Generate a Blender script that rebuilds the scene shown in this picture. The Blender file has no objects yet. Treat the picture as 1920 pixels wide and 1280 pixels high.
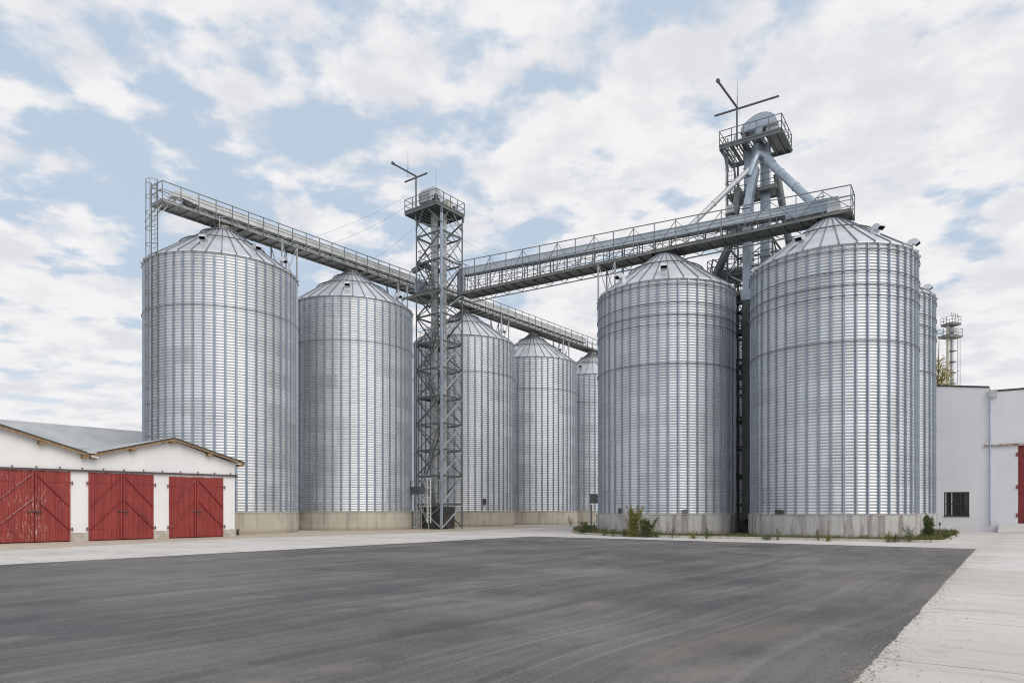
import bpy, math, random
from mathutils import Vector, Matrix
R = math.radians
C = bpy.context.scene.collection
scene = bpy.context.scene
random.seed(7)

# ------------------------------------------------------------------ camera, sky, sun, exposure
EYE, F, H0 = 1.6, 1300.0, 956.2          # eye height; focal length and horizon row of the 1920 px photograph
cam = bpy.data.cameras.new("camera"); cam_o = bpy.data.objects.new("camera", cam); C.objects.link(cam_o)
cam.sensor_width = 36.0; cam.lens = 36.0 * F / 1920.0; cam.shift_y = (H0 - 640.0) / 1920.0
cam.clip_start = 0.1; cam.clip_end = 6000
cam_o.location = (0, 0, EYE); cam_o.rotation_euler = (R(90), 0, 0)
scene.camera = cam_o
SUN_DIR = Vector((0.50, -0.66, 0.72)).normalized()      # towards the sun: behind the camera, to the right
SUN_EL = math.asin(SUN_DIR.z); SUN_AZ = math.atan2(SUN_DIR.x, SUN_DIR.y)
sun = bpy.data.lights.new("sun", 'SUN'); sun.energy = 1.5; sun.angle = R(48); sun.color = (1.0, 0.96, 0.90)
sun_o = bpy.data.objects.new("sun", sun); C.objects.link(sun_o)
sun_o.rotation_euler = SUN_DIR.to_track_quat('Z', 'Y').to_euler()
sun_o.location = (0, 0, 80)
scene.view_settings.view_transform = 'Standard'; scene.view_settings.look = 'None'
scene.view_settings.exposure = 0.10; scene.view_settings.gamma = 1.0
scene.view_settings.use_curve_mapping = False
scene.cycles.pixel_filter_type = 'BLACKMAN_HARRIS'; scene.cycles.filter_width = 1.05
scene.cycles.use_denoising = True

world = bpy.data.worlds.new("World"); scene.world = world; world.use_nodes = True


class NT:
    """small helper for building node trees"""
    def __init__(s, tree):
        s.t = tree; s.t.nodes.clear()

    def n(s, kind, **kw):
        nd = s.t.nodes.new(kind)
        for k, v in kw.items():
            if k.startswith('i_'):
                nd.inputs[k[2:].replace('_', ' ')].default_value = v
            else:
                setattr(nd, k, v)
        return nd

    def l(s, a, b):
        s.t.links.new(a, b)

    def val(s, x, sock):
        if isinstance(x, (int, float)):
            sock.default_value = x
        else:
            s.l(x, sock)

    def m(s, op, a, b=0.0, c=None, clamp=False):
        nd = s.t.nodes.new('ShaderNodeMath'); nd.operation = op; nd.use_clamp = clamp
        s.val(a, nd.inputs[0]); s.val(b, nd.inputs[1])
        if c is not None: s.val(c, nd.inputs[2])
        return nd.outputs[0]

    def smooth(s, x, lo, hi, a=0.0, b=1.0):
        nd = s.t.nodes.new('ShaderNodeMapRange'); nd.interpolation_type = 'SMOOTHSTEP'
        s.val(x, nd.inputs['Value']); nd.inputs['From Min'].default_value = lo; nd.inputs['From Max'].default_value = hi
        nd.inputs['To Min'].default_value = a; nd.inputs['To Max'].default_value = b
        return nd.outputs[0]

    def mix(s, fac, a, b, mode='MIX'):
        nd = s.t.nodes.new('ShaderNodeMix'); nd.data_type = 'RGBA'; nd.blend_type = mode
        s.val(fac, nd.inputs['Factor'])
        for x, i in ((a, 6), (b, 7)):
            if isinstance(x, tuple):
                nd.inputs[i].default_value = (x + (1.0,))[:4]
            else:
                s.l(x, nd.inputs[i])
        return nd.outputs[2]

    def noise(s, vec, scale, detail=4.0, rough=0.55, dist=0.0, dims='3D'):
        nd = s.t.nodes.new('ShaderNodeTexNoise'); nd.noise_dimensions = dims
        if vec is not None: s.l(vec, nd.inputs['Vector'])
        nd.inputs['Scale'].default_value = scale; nd.inputs['Detail'].default_value = detail
        nd.inputs['Roughness'].default_value = rough; nd.inputs['Distortion'].default_value = dist
        return nd.outputs['Fac']

    def mapping(s, vec, scale=(1, 1, 1), rot=(0, 0, 0), loc=(0, 0, 0)):
        nd = s.t.nodes.new('ShaderNodeMapping'); s.l(vec, nd.inputs['Vector'])
        nd.inputs['Scale'].default_value = scale; nd.inputs['Rotation'].default_value = rot; nd.inputs['Location'].default_value = loc
        return nd.outputs[0]

    def comb(s, x, y, z=0.0):
        nd = s.t.nodes.new('ShaderNodeCombineXYZ')
        for v, i in ((x, 0), (y, 1), (z, 2)): s.val(v, nd.inputs[i])
        return nd.outputs[0]

    def sep(s, v):
        nd = s.t.nodes.new('ShaderNodeSeparateXYZ'); s.l(v, nd.inputs[0]); return nd.outputs


def build_world():
    t = NT(world.node_tree)
    out = t.n('ShaderNodeOutputWorld'); bg = t.n('ShaderNodeBackground'); t.l(bg.outputs[0], out.inputs[0])
    sky = t.n('ShaderNodeTexSky'); sky.sky_type = 'NISHITA'; sky.sun_disc = False
    sky.sun_elevation = SUN_EL; sky.sun_rotation = SUN_AZ; sky.air_density = 1.0; sky.dust_density = 1.5; sky.ozone_density = 1.0
    d = t.n('ShaderNodeTexCoord').outputs['Generated']
    x, y, z = t.sep(d)
    zz = t.m('ADD', t.m('MAXIMUM', z, 0.0), 0.14)
    p = t.comb(t.m('DIVIDE', x, zz), t.m('DIVIDE', y, zz))
    pm = t.mapping(p, scale=(1.0, 1.0, 1.0), loc=(CL[0], CL[1], 0.0))
    big = t.noise(pm, 1.0, 2.0, 0.5)
    mid = t.noise(pm, 5.6, 8.0, 0.54, 0.05)
    # more cover to the right and towards the horizon
    side = t.smooth(t.m('DIVIDE', x, t.m('ADD', t.m('ABSOLUTE', y), 0.15)), -0.35, 0.75, -0.02, CL[3])
    low = t.smooth(z, 0.08, 0.42, CL[4], 0.0)
    dens = t.m('ADD', t.m('ADD', t.m('MULTIPLY', big, 0.50), t.m('MULTIPLY', mid, 1.0)), t.m('ADD', side, low))
    mask = t.smooth(dens, CL[2], CL[2] + 0.160)
    shade = t.noise(t.mapping(pm, loc=(0.06, -0.12, 0.3)), 5.5, 7.0, 0.6)
    cl = t.mix(t.smooth(shade, 0.36, 0.62), (7.0, 7.1, 7.5), (8.5, 8.4, 8.5))
    # the clear gaps are a milky blue: thin veil over the sky texture
    veil = t.mix(0.86, sky.outputs[0], (5.25, 6.25, 7.5))
    haze = t.smooth(z, 0.0, 0.26, 1.0, 0.0)
    veil = t.mix(haze, veil, (7.6, 7.75, 8.2))
    col = t.mix(mask, veil, cl)
    t.l(col, bg.inputs['Color']); bg.inputs['Strength'].default_value = 0.1


CL = (3.1, 1.7, 0.632, 0.08, 0.09)
build_world()

# ------------------------------------------------------------------ materials
def mat(name):
    m = bpy.data.materials.new(name); m.use_nodes = True
    t = NT(m.node_tree)
    out = t.n('ShaderNodeOutputMaterial'); b = t.n('ShaderNodeBsdfPrincipled'); t.l(b.outputs[0], out.inputs[0])
    return m, t, b


def bump(t, b, h, strength=0.3, dist=0.02):
    nd = t.n('ShaderNodeBump'); nd.inputs['Strength'].default_value = strength; nd.inputs['Distance'].default_value = dist
    t.l(h, nd.inputs['Height']); t.l(nd.outputs[0], b.inputs['Normal'])


def metal_mat(name, c0, c1, metallic=0.8, r0=0.32, r1=0.5, scale=2.5, fine=28.0, rust=0.0):
    m, t, b = mat(name)
    o = t.n('ShaderNodeTexCoord').outputs['Object']
    a = t.noise(o, scale, 5.0, 0.6); f = t.noise(o, fine, 2.0, 0.6)
    v = t.m('ADD', t.m('MULTIPLY', a, 0.7), t.m('MULTIPLY', f, 0.3))
    col = t.mix(t.smooth(v, 0.32, 0.68), c0, c1)
    if rust:
        rr = t.noise(t.mapping(o, scale=(3, 3, 0.6)), 1.6, 6.0, 0.65)
        col = t.mix(t.m('MULTIPLY', t.smooth(rr, 0.56, 0.72), rust), col, (0.16, 0.10, 0.06))
    t.l(col, b.inputs['Base Color']); b.inputs['Metallic'].default_value = metallic
    t.l(t.smooth(v, 0.3, 0.7, r0, r1), b.inputs['Roughness'])
    return m


def sheet_mat(name, nsheet, zstep, base, metallic=0.58, rough=0.50):
    """galvanised wall sheets: every sheet a little different, with faint runs of dirt"""
    m, t, b = mat(name)
    o = t.n('ShaderNodeTexCoord').outputs['Object']
    x, y, z = t.sep(o)
    ang = t.m('MULTIPLY', t.m('ARCTAN2', y, x), nsheet / (2 * math.pi))
    cell = t.comb(t.m('FLOOR', t.m('ADD', ang, t.m('MULTIPLY', t.m('MODULO', t.m('FLOOR', t.m('DIVIDE', z, zstep)), 2.0), 0.5))),
                  t.m('FLOOR', t.m('DIVIDE', z, zstep)))
    wn = t.n('ShaderNodeTexWhiteNoise'); wn.noise_dimensions = '2D'; t.l(cell, wn.inputs['Vector'])
    run = t.noise(t.mapping(o, scale=(1, 1, 0.07)), 3.2, 5.0, 0.6)
    fine = t.noise(o, 22.0, 2.0, 0.6)
    dirt = t.noise(o, 0.45, 3.0, 0.5)
    v = t.m('ADD', t.m('MULTIPLY', wn.outputs['Value'], 0.22), t.m('ADD', t.m('MULTIPLY', run, 0.5), t.m('ADD', t.m('MULTIPLY', fine, 0.2), t.m('MULTIPLY', dirt, 0.35))))
    col = t.mix(t.smooth(v, 0.35, 0.85), tuple(c * 0.80 for c in base), tuple(min(1, c * 1.12) for c in base))
    t.l(col, b.inputs['Base Color']); b.inputs['Metallic'].default_value = metallic
    t.l(t.smooth(v, 0.3, 1.05, rough - 0.07, rough + 0.12), b.inputs['Roughness'])
    return m


M = {}
M['sheet_back'] = sheet_mat('galvanised_wall_sheet_back', 16, 1.12, (0.66, 0.68, 0.705))
M['sheet_front'] = sheet_mat('galvanised_wall_sheet_front', 16, 1.0, (0.65, 0.675, 0.705))
M['stiffener'] = metal_mat('galvanised_stiffener', (0.265, 0.31, 0.365), (0.38, 0.43, 0.49), 0.6, 0.38, 0.55)
M['roof_sheet'] = metal_mat('galvanised_roof_sheet', (0.60, 0.62, 0.65), (0.70, 0.72, 0.75), 0.6, 0.42, 0.58, 0.8)
M['rib'] = metal_mat('roof_rib_metal', (0.17, 0.185, 0.21), (0.26, 0.28, 0.31), 0.5, 0.4, 0.6)
M['ring'] = metal_mat('wind_ring_metal', (0.10, 0.115, 0.14), (0.17, 0.19, 0.22), 0.25, 0.4, 0.6)
M['tower_steel'] = metal_mat('tower_steel', (0.115, 0.133, 0.136), (0.205, 0.228, 0.232), 0.3, 0.42, 0.62, 1.6, rust=0.15)
M['light_steel'] = metal_mat('light_galvanised_steel', (0.36, 0.38, 0.395), (0.52, 0.54, 0.555), 0.6, 0.38, 0.55, 1.4, rust=0.10)
M['blue_steel'] = metal_mat('blue_grey_casing', (0.30, 0.36, 0.43), (0.48, 0.54, 0.60), 0.6, 0.36, 0.52, 1.2)
M['duct'] = metal_mat('elevator_casing', (0.44, 0.46, 0.475), (0.60, 0.62, 0.63), 0.45, 0.42, 0.6, 1.0, rust=0.12)
M['conveyor'] = metal_mat('conveyor_casing', (0.60, 0.61, 0.60), (0.74, 0.75, 0.75), 0.45, 0.4, 0.6, 1.2, rust=0.18)
M['deck'] = metal_mat('deck_steel', (0.26, 0.27, 0.265), (0.40, 0.41, 0.40), 0.55, 0.45, 0.6, 1.5, rust=0.15)
M['dark_deck'] = metal_mat('dark_deck_steel', (0.17, 0.18, 0.17), (0.27, 0.28, 0.27), 0.4, 0.5, 0.65, 1.5, rust=0.2)
M['dark_pipe'] = metal_mat('dark_pipe', (0.12, 0.12, 0.13), (0.2, 0.2, 0.21), 0.5, 0.45, 0.6)
M['blue_casing'] = metal_mat('pale_blue_casing', (0.42, 0.475, 0.53), (0.58, 0.63, 0.67), 0.5, 0.38, 0.55, 0.9)
M['rail'] = metal_mat('rail_steel', (0.17, 0.185, 0.19), (0.28, 0.295, 0.30), 0.5, 0.42, 0.6, 1.6, rust=0.1)
M['collar'] = metal_mat('collar_cream', (0.48, 0.46, 0.38), (0.62, 0.60, 0.52), 0.2, 0.5, 0.65, 3.0)
M['dark_part'] = metal_mat('dark_machine_part', (0.05, 0.05, 0.05), (0.10, 0.10, 0.10), 0.3, 0.5, 0.7)


def plain_mat(name, c0, c1, rough=0.8, scale=3.0, sc=(1, 1, 1), bumpy=0.0, detail=6.0, lo=0.35, hi=0.65):
    m, t, b = mat(name)
    o = t.n('ShaderNodeTexCoord').outputs['Object']
    v = t.noise(t.mapping(o, scale=sc), scale, detail, 0.6)
    t.l(t.mix(t.smooth(v, lo, hi), c0, c1), b.inputs['Base Color']); b.inputs['Roughness'].default_value = rough
    if bumpy: bump(t, b, v, bumpy)
    return m


def plinth_mat(name, base, dark, stain):
    m, t, b = mat(name)
    o = t.n('ShaderNodeTexCoord').outputs['Object']
    x, y, z = t.sep(o)
    blot = t.noise(o, 0.9, 5.0, 0.6)
    run = t.noise(t.mapping(o, scale=(1, 1, 0.10)), 2.2, 6.0, 0.62)
    pit = t.noise(o, 9.0, 5.0, 0.7)
    c = t.mix(t.smooth(blot, 0.3, 0.7), base, tuple(k * 0.84 for k in base))
    c = t.mix(t.m('MULTIPLY', t.smooth(run, 0.47, 0.64), stain), c, dark)
    c = t.mix(t.m('MULTIPLY', t.smooth(pit, 0.58, 0.70), 0.5), c, dark)
    foot = t.m('MULTIPLY', t.smooth(t.m('ADD', z, t.m('MULTIPLY', blot, 0.5)), 0.30, 0.62, 1.0, 0.0), 0.45)
    c = t.mix(foot, c, (0.20, 0.17, 0.12))
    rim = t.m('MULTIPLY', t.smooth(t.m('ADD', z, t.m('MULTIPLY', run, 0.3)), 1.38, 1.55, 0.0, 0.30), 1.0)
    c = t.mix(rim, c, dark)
    t.l(c, b.inputs['Base Color']); b.inputs['Roughness'].default_value = 0.88
    bump(t, b, t.m('ADD', pit, run), 0.35, 0.02)
    return m


M['plinth_back'] = plinth_mat('concrete_plinth_beige', (0.52, 0.48, 0.405), (0.23, 0.20, 0.16), 0.45)
M['plinth_front'] = plinth_mat('concrete_plinth_grey', (0.56, 0.545, 0.53), (0.17, 0.14, 0.133), 0.68)
M['lip'] = plain_mat('mortar_lip', (0.55, 0.53, 0.50), (0.45, 0.43, 0.40))


def plaster_mat(name, c0, c1):
    m, t, b = mat(name)
    o = t.n('ShaderNodeTexCoord').outputs['Object']
    big = t.noise(o, 0.35, 4.0, 0.55); fine = t.noise(o, 14.0, 4.0, 0.6)
    run = t.noise(t.mapping(o, scale=(1, 1, 0.06)), 1.5, 5.0, 0.6)
    v = t.m('ADD', t.m('MULTIPLY', big, 0.5), t.m('ADD', t.m('MULTIPLY', run, 0.35), t.m('MULTIPLY', fine, 0.15)))
    t.l(t.mix(t.smooth(v, 0.36, 0.60), c0, c1), b.inputs['Base Color']); b.inputs['Roughness'].default_value = 0.9
    bump(t, b, t.noise(o, 5.0, 2.0, 0.5), 0.10, 0.01)
    return m


M['plaster'] = plaster_mat('white_plaster', (0.74, 0.74, 0.745), (0.81, 0.81, 0.81))
M['plaster_grey'] = plaster_mat('cool_white_plaster', (0.735, 0.745, 0.775), (0.80, 0.805, 0.825))
M['base_strip'] = plain_mat('barn_base_concrete', (0.52, 0.49, 0.44), (0.38, 0.35, 0.30))
M['ramp'] = plain_mat('ramp_concrete', (0.50, 0.48, 0.46), (0.58, 0.56, 0.54), 0.9, 0.8)
M['wood'] = plain_mat('raw_timber', (0.22, 0.135, 0.07), (0.34, 0.23, 0.13), 0.75, 6.0, (1, 1, 1))
M['roof_edge'] = plain_mat('tarred_roof_edge', (0.045, 0.04, 0.035), (0.08, 0.07, 0.06), 0.7)
M['barn_roof'] = plain_mat('grey_roof_sheet', (0.37, 0.38, 0.385), (0.44, 0.45, 0.455), 0.7, 0.7)
M['iron'] = plain_mat('dark_painted_iron', (0.07, 0.05, 0.05), (0.13, 0.09, 0.085), 0.6, 9.0)
M['rusty_iron'] = plain_mat('rusty_hinge_iron', (0.18, 0.055, 0.045), (0.27, 0.09, 0.07), 0.65, 9.0)
M['rust_pale'] = plain_mat('pale_rusty_rail', (0.20, 0.12, 0.09), (0.50, 0.46, 0.42), 0.7, 5.0)
M['downpipe'] = plain_mat('blue_grey_zinc', (0.38, 0.45, 0.58), (0.46, 0.52, 0.63), 0.5, 4.0)
M['zinc'] = plain_mat('grey_zinc', (0.45, 0.46, 0.48), (0.58, 0.59, 0.60), 0.5, 4.0)
M['white_paint'] = plain_mat('white_painted_steel', (0.66, 0.66, 0.64), (0.76, 0.76, 0.74), 0.5, 6.0)
M['window_frame'] = plain_mat('dark_window_frame', (0.03, 0.027, 0.025), (0.05, 0.045, 0.04), 0.5, 8.0)
M['curtain'] = plain_mat('pale_inner_frame', (0.42, 0.38, 0.34), (0.52, 0.48, 0.44), 0.7, 8.0)
M['kerb'] = plain_mat('kerb_stone', (0.40, 0.37, 0.33), (0.52, 0.49, 0.44), 0.85, 4.0, bumpy=0.3)
M['bark'] = plain_mat('bark', (0.12, 0.09, 0.06), (0.22, 0.17, 0.12), 0.85, 8.0)


def red_mat(name, wear):
    """red door paint worn through to pale wood in vertical flecks"""
    m, t, b = mat(name)
    o = t.n('ShaderNodeTexCoord').outputs['Object']
    tone = t.noise(t.mapping(o, scale=(6, 6, 0.5)), 1.3, 4.0, 0.55)
    c = t.mix(t.smooth(tone, 0.3, 0.7), (0.225, 0.028, 0.024), (0.31, 0.045, 0.038))
    f = t.noise(t.mapping(o, scale=(24, 24, 3.2)), 1.0, 6.0, 0.72)
    area = t.noise(o, 0.8, 2.0, 0.5)
    k = t.m('ADD', f, t.m('MULTIPLY', area, 0.35))
    c = t.mix(t.m('MULTIPLY', t.smooth(k, 0.93 - wear, 0.99 - wear), 0.9), c, (0.52, 0.36, 0.30))
    t.l(c, b.inputs['Base Color']); b.inputs['Roughness'].default_value = 0.62
    return m


M['red_worn'] = red_mat('worn_red_paint', 0.150)
M['red_mid'] = red_mat('red_paint', 0.075)
M['red_flaked'] = red_mat('flaked_red_brace', 0.30)
M['red_flaked_light'] = red_mat('lightly_flaked_red_brace', 0.215)
M['red_dark'] = plain_mat('dark_red_metal', (0.18, 0.018, 0.022), (0.23, 0.028, 0.030), 0.55, 3.0)


def glass_mat():
    m, t, b = mat('dark_window_glass')
    b.inputs['Base Color'].default_value = (0.015, 0.017, 0.016, 1); b.inputs['Roughness'].default_value = 0.06
    b.inputs['Specular IOR Level'].default_value = 0.6
    return m


M['glass'] = glass_mat()


def leaf_mat(name, cols, trans=0.25):
    m, t, b = mat(name)
    g = t.n('ShaderNodeNewGeometry')
    ramp = t.n('ShaderNodeValToRGB'); t.l(g.outputs['Random Per Island'], ramp.inputs[0])
    e = ramp.color_ramp.elements
    while len(e) < len(cols): e.new(0.5)
    for i, c in enumerate(cols):
        e[i].position = i / (len(cols) - 1); e[i].color = c + (1,)
    t.l(ramp.outputs[0], b.inputs['Base Color']); b.inputs['Roughness'].default_value = 0.6
    tr = t.n('ShaderNodeBsdfTranslucent'); t.l(ramp.outputs[0], tr.inputs[0])
    mx = t.n('ShaderNodeMixShader'); mx.inputs[0].default_value = trans
    t.l(b.outputs[0], mx.inputs[1]); t.l(tr.outputs[0], mx.inputs[2])
    t.l(mx.outputs[0], [n for n in t.t.nodes if n.type == 'OUTPUT_MATERIAL'][0].inputs[0])
    return m


M['leaf_green'] = leaf_mat('weed_leaves', [(0.05, 0.075, 0.025), (0.105, 0.140, 0.042), (0.165, 0.185, 0.065)])
M['leaf_dark'] = leaf_mat('shrub_leaves', [(0.045, 0.07, 0.025), (0.09, 0.115, 0.04), (0.14, 0.155, 0.06)])
M['leaf_yellow'] = leaf_mat('yellowing_leaves', [(0.12, 0.135, 0.035), (0.24, 0.225, 0.055), (0.34, 0.29, 0.08)])
M['leaf_tree'] = leaf_mat('autumn_leaves', [(0.22, 0.21, 0.07), (0.36, 0.31, 0.09), (0.46, 0.37, 0.11)], 0.5)
M['grass_blade'] = leaf_mat('grass_blades', [(0.07, 0.10, 0.03), (0.15, 0.165, 0.055), (0.27, 0.23, 0.10)])
M['litter'] = leaf_mat('grit_and_dry_leaves', [(0.10, 0.085, 0.07), (0.20, 0.16, 0.12), (0.34, 0.24, 0.13), (0.42, 0.38, 0.33)], 0.1)
M['twig'] = plain_mat('weed_stem', (0.10, 0.09, 0.04), (0.16, 0.14, 0.07))


def asphalt_mat():
    m, t, b = mat('worn_asphalt')
    o = t.n('ShaderNodeTexCoord').outputs['Object']       # world metres
    rot = t.mapping(o, rot=(0, 0, R(-53.2)))              # x runs along the yard
    warp = t.noise(rot, 0.06, 2.0, 0.5)
    x, y, z = t.sep(rot)
    yw = t.m('ADD', y, t.m('MULTIPLY', t.m('SUBTRACT', warp, 0.5), 5.0))
    v1 = t.comb(t.m('MULTIPLY', x, 0.055), t.m('MULTIPLY', yw, 0.85))
    s1 = t.m('ADD', t.m('MULTIPLY', t.noise(v1, 1.0, 5.0, 0.6), 0.45), t.m('MULTIPLY', t.noise(t.comb(t.m('MULTIPLY', x, 0.075), t.m('MULTIPLY', yw, 3.4)), 1.0, 6.0, 0.62), 0.55))
    # a second set of wheel tracks sweeping round a bend
    dx = t.m('SUBTRACT', x, 37.0); dy = t.m('SUBTRACT', y, 9.0)
    rad = t.m('SQRT', t.m('ADD', t.m('MULTIPLY', dx, dx), t.m('MULTIPLY', dy, dy)))
    an = t.m('ARCTAN2', dy, dx)
    s2 = t.noise(t.comb(t.m('MULTIPLY', rad, 2.2), t.m('MULTIPLY', an, 1.6)), 0.9, 6.0, 0.62)
    arc = t.smooth(rad, 7.0, 19.0, 0.75, 0.12)
    s2 = t.m('ADD', t.m('MULTIPLY', t.m('SUBTRACT', s2, 0.5), t.m('MULTIPLY', arc, 2.6)), 0.5)
    blot = t.noise(o, 0.16, 3.0, 0.55)
    dust = t.m('ADD', t.m('MULTIPLY', s1, 0.55), t.m('ADD', t.m('MULTIPLY', s2, 0.30), t.m('MULTIPLY', blot, 0.55)))
    grit = t.noise(o, 38.0, 4.0, 0.75); grit2 = t.noise(o, 11.0, 5.0, 0.75)
    c = t.mix(t.smooth(dust, 0.58, 0.83), (0.047, 0.047, 0.052), (0.166, 0.156, 0.149))
    sc1 = t.noise(t.comb(t.m('MULTIPLY', x, 0.045), t.m('MULTIPLY', yw, 5.0)), 1.0, 4.0, 0.6)
    sc2 = t.noise(t.comb(t.m('MULTIPLY', rad, 4.5), t.m('MULTIPLY', an, 1.3)), 1.0, 4.0, 0.6)
    c = t.mix(t.m('MULTIPLY', t.smooth(sc1, 0.54, 0.68), t.smooth(blot, 0.36, 0.6, 0.15, 0.7)), c, (0.222, 0.208, 0.196))
    c = t.mix(t.m('MULTIPLY', t.smooth(sc1, 0.30, 0.46, 0.6, 0.0), 1.0), c, (0.043, 0.046, 0.049))
    c = t.mix(t.m('MULTIPLY', t.smooth(sc2, 0.55, 0.70), t.smooth(rad, 8.0, 17.0, 0.5, 0.0)), c, (0.22, 0.20, 0.18))
    c = t.mix(t.m('MULTIPLY', t.smooth(sc2, 0.32, 0.46, 1.0, 0.0), t.smooth(rad, 8.0, 17.0, 0.45, 0.0)), c, (0.045, 0.045, 0.048))
    c = t.mix(t.m('MULTIPLY', t.smooth(grit, 0.44, 0.66), 0.6), c, t.mix(0.5, c, (0.30, 0.29, 0.28)), 'MIX')
    c = t.mix(t.m('MULTIPLY', t.smooth(grit2, 0.5, 0.68), 0.40), c, (0.05, 0.05, 0.053))
    pat = t.noise(t.comb(t.m('MULTIPLY', x, 0.35), t.m('MULTIPLY', y, 0.55)), 1.0, 6.0, 0.65)
    c = t.mix(t.m('MULTIPLY', t.smooth(pat, 0.53, 0.68), 0.55), c, (0.225, 0.20, 0.175))
    c = t.mix(t.m('MULTIPLY', t.smooth(pat, 0.30, 0.47, 1.0, 0.0), 0.6), c, (0.045, 0.045, 0.05))
    # tan grit carried on by wheels near the right hand edge
    tan = t.noise(t.comb(t.m('MULTIPLY', x, 0.25), t.m('MULTIPLY', y, 0.5)), 1.0, 5.0, 0.6)
    ez = t.smooth(y, 1.6, 7.5, 1.0, 0.0)
    c = t.mix(t.m('MULTIPLY', t.m('MULTIPLY', t.smooth(tan, 0.50, 0.66), ez), 0.50), c, (0.20, 0.165, 0.135))
    # dark rubber lines
    wob = t.m('MULTIPLY', t.m('SUBTRACT', t.noise(t.comb(t.m('MULTIPLY', x, 0.09), 0.0), 1.0, 1.0), 0.5), 1.6)
    for off, w, k in ((6.35, 0.16, 0.42), (8.2, 0.13, 0.20), (13.6, 0.2, 0.30), (19.0, 0.25, 0.25)):
        dd = t.m('ABSOLUTE', t.m('SUBTRACT', t.m('ADD', y, wob), off))
        ln = t.m('MULTIPLY', t.smooth(dd, w * 0.3, w * 1.5, k, 0.0), t.smooth(s1, 0.35, 0.6, 0.4, 1.0))
        c = t.mix(ln, c, (0.040, 0.040, 0.043))
    stone = t.n('ShaderNodeTexVoronoi'); stone.feature = 'F1'; t.l(o, stone.inputs['Vector']); stone.inputs['Scale'].default_value = 2.4
    t.l(c, b.inputs['Base Color']); t.l(t.smooth(dust, 0.5, 0.9, 0.62, 0.85), b.inputs['Roughness'])
    bump(t, b, t.m('ADD', grit, t.m('MULTIPLY', grit2, 0.6)), 0.5, 0.012)
    return m


def concrete_mat():
    m, t, b = mat('yard_concrete')
    o = t.n('ShaderNodeTexCoord').outputs['Object']
    rot = t.mapping(o, rot=(0, 0, R(-53.2)))
    x, y, z = t.sep(rot)
    big = t.noise(o, 0.22, 4.0, 0.55); mid = t.noise(o, 1.6, 6.0, 0.65); fine = t.noise(o, 30.0, 4.0, 0.7)
    st = t.noise(t.comb(t.m('MULTIPLY', x, 1.0), t.m('MULTIPLY', y, 0.22)), 1.4, 6.0, 0.65)
    c = t.mix(t.smooth(big, 0.3, 0.7), (0.53, 0.495, 0.465), (0.64, 0.61, 0.585))
    c = t.mix(t.m('MULTIPLY', t.smooth(mid, 0.52, 0.75), 0.5), c, (0.38, 0.35, 0.32))
    c = t.mix(t.m('MULTIPLY', t.smooth(st, 0.52, 0.68), 0.50), c, (0.34, 0.315, 0.295))
    st2 = t.noise(t.comb(t.m('MULTIPLY', x, 5.0), t.m('MULTIPLY', y, 0.7)), 1.3, 6.0, 0.7)
    c = t.mix(t.m('MULTIPLY', t.smooth(st2, 0.54, 0.66), 0.40), c, (0.36, 0.335, 0.31))
    c = t.mix(t.m('MULTIPLY', t.smooth(fine, 0.5, 0.75), 0.3), c, (0.30, 0.28, 0.26))
    wob = t.m('MULTIPLY', t.m('SUBTRACT', t.noise(o, 1.2, 4.0, 0.6), 0.5), 0.12)
    per = t.m('PINGPONG', t.m('ADD', t.m('ADD', x, wob), 1.9), 1.72)
    line = t.smooth(per, 0.008, 0.030, 0.6, 0.0)
    pery = t.m('PINGPONG', t.m('ADD', t.m('ADD', y, wob), 1.0), 2.6)
    line2 = t.smooth(pery, 0.008, 0.03, 0.35, 0.0)
    c = t.mix(t.m('MULTIPLY', t.m('MAXIMUM', line, line2), t.smooth(mid, 0.35, 0.55, 0.45, 1.0)), c, (0.12, 0.105, 0.09))
    near = t.m('MULTIPLY', t.smooth(t.m('ABSOLUTE', t.m('SUBTRACT', y, 1.45)), 0.05, 0.75, 1.0, 0.0), t.smooth(t.noise(o, 13.0, 6.0, 0.8), 0.50, 0.58))
    c = t.mix(t.m('MULTIPLY', near, 0.38), c, (0.17, 0.135, 0.10))
    speck = t.noise(o, 7.0, 4.0, 0.75)
    c = t.mix(t.m('MULTIPLY', t.smooth(speck, 0.62, 0.68), 0.6), c, (0.16, 0.13, 0.11))
    t.l(c, b.inputs['Base Color']); b.inputs['Roughness'].default_value = 0.86
    bump(t, b, t.m('SUBTRACT', fine, line), 0.3, 0.01)
    return m


M['asphalt'] = asphalt_mat()
M['concrete'] = concrete_mat()
M['dust'] = plain_mat('sandy_dust', (0.42, 0.35, 0.27), (0.52, 0.46, 0.38), 0.95, 2.0)
M['soil'] = plain_mat('weedy_soil', (0.075, 0.075, 0.035), (0.14, 0.13, 0.065), 0.95, 3.0, bumpy=0.5)
M['field'] = plain_mat('rough_ground', (0.14, 0.135, 0.08), (0.26, 0.24, 0.17), 0.95, 0.15)

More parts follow.
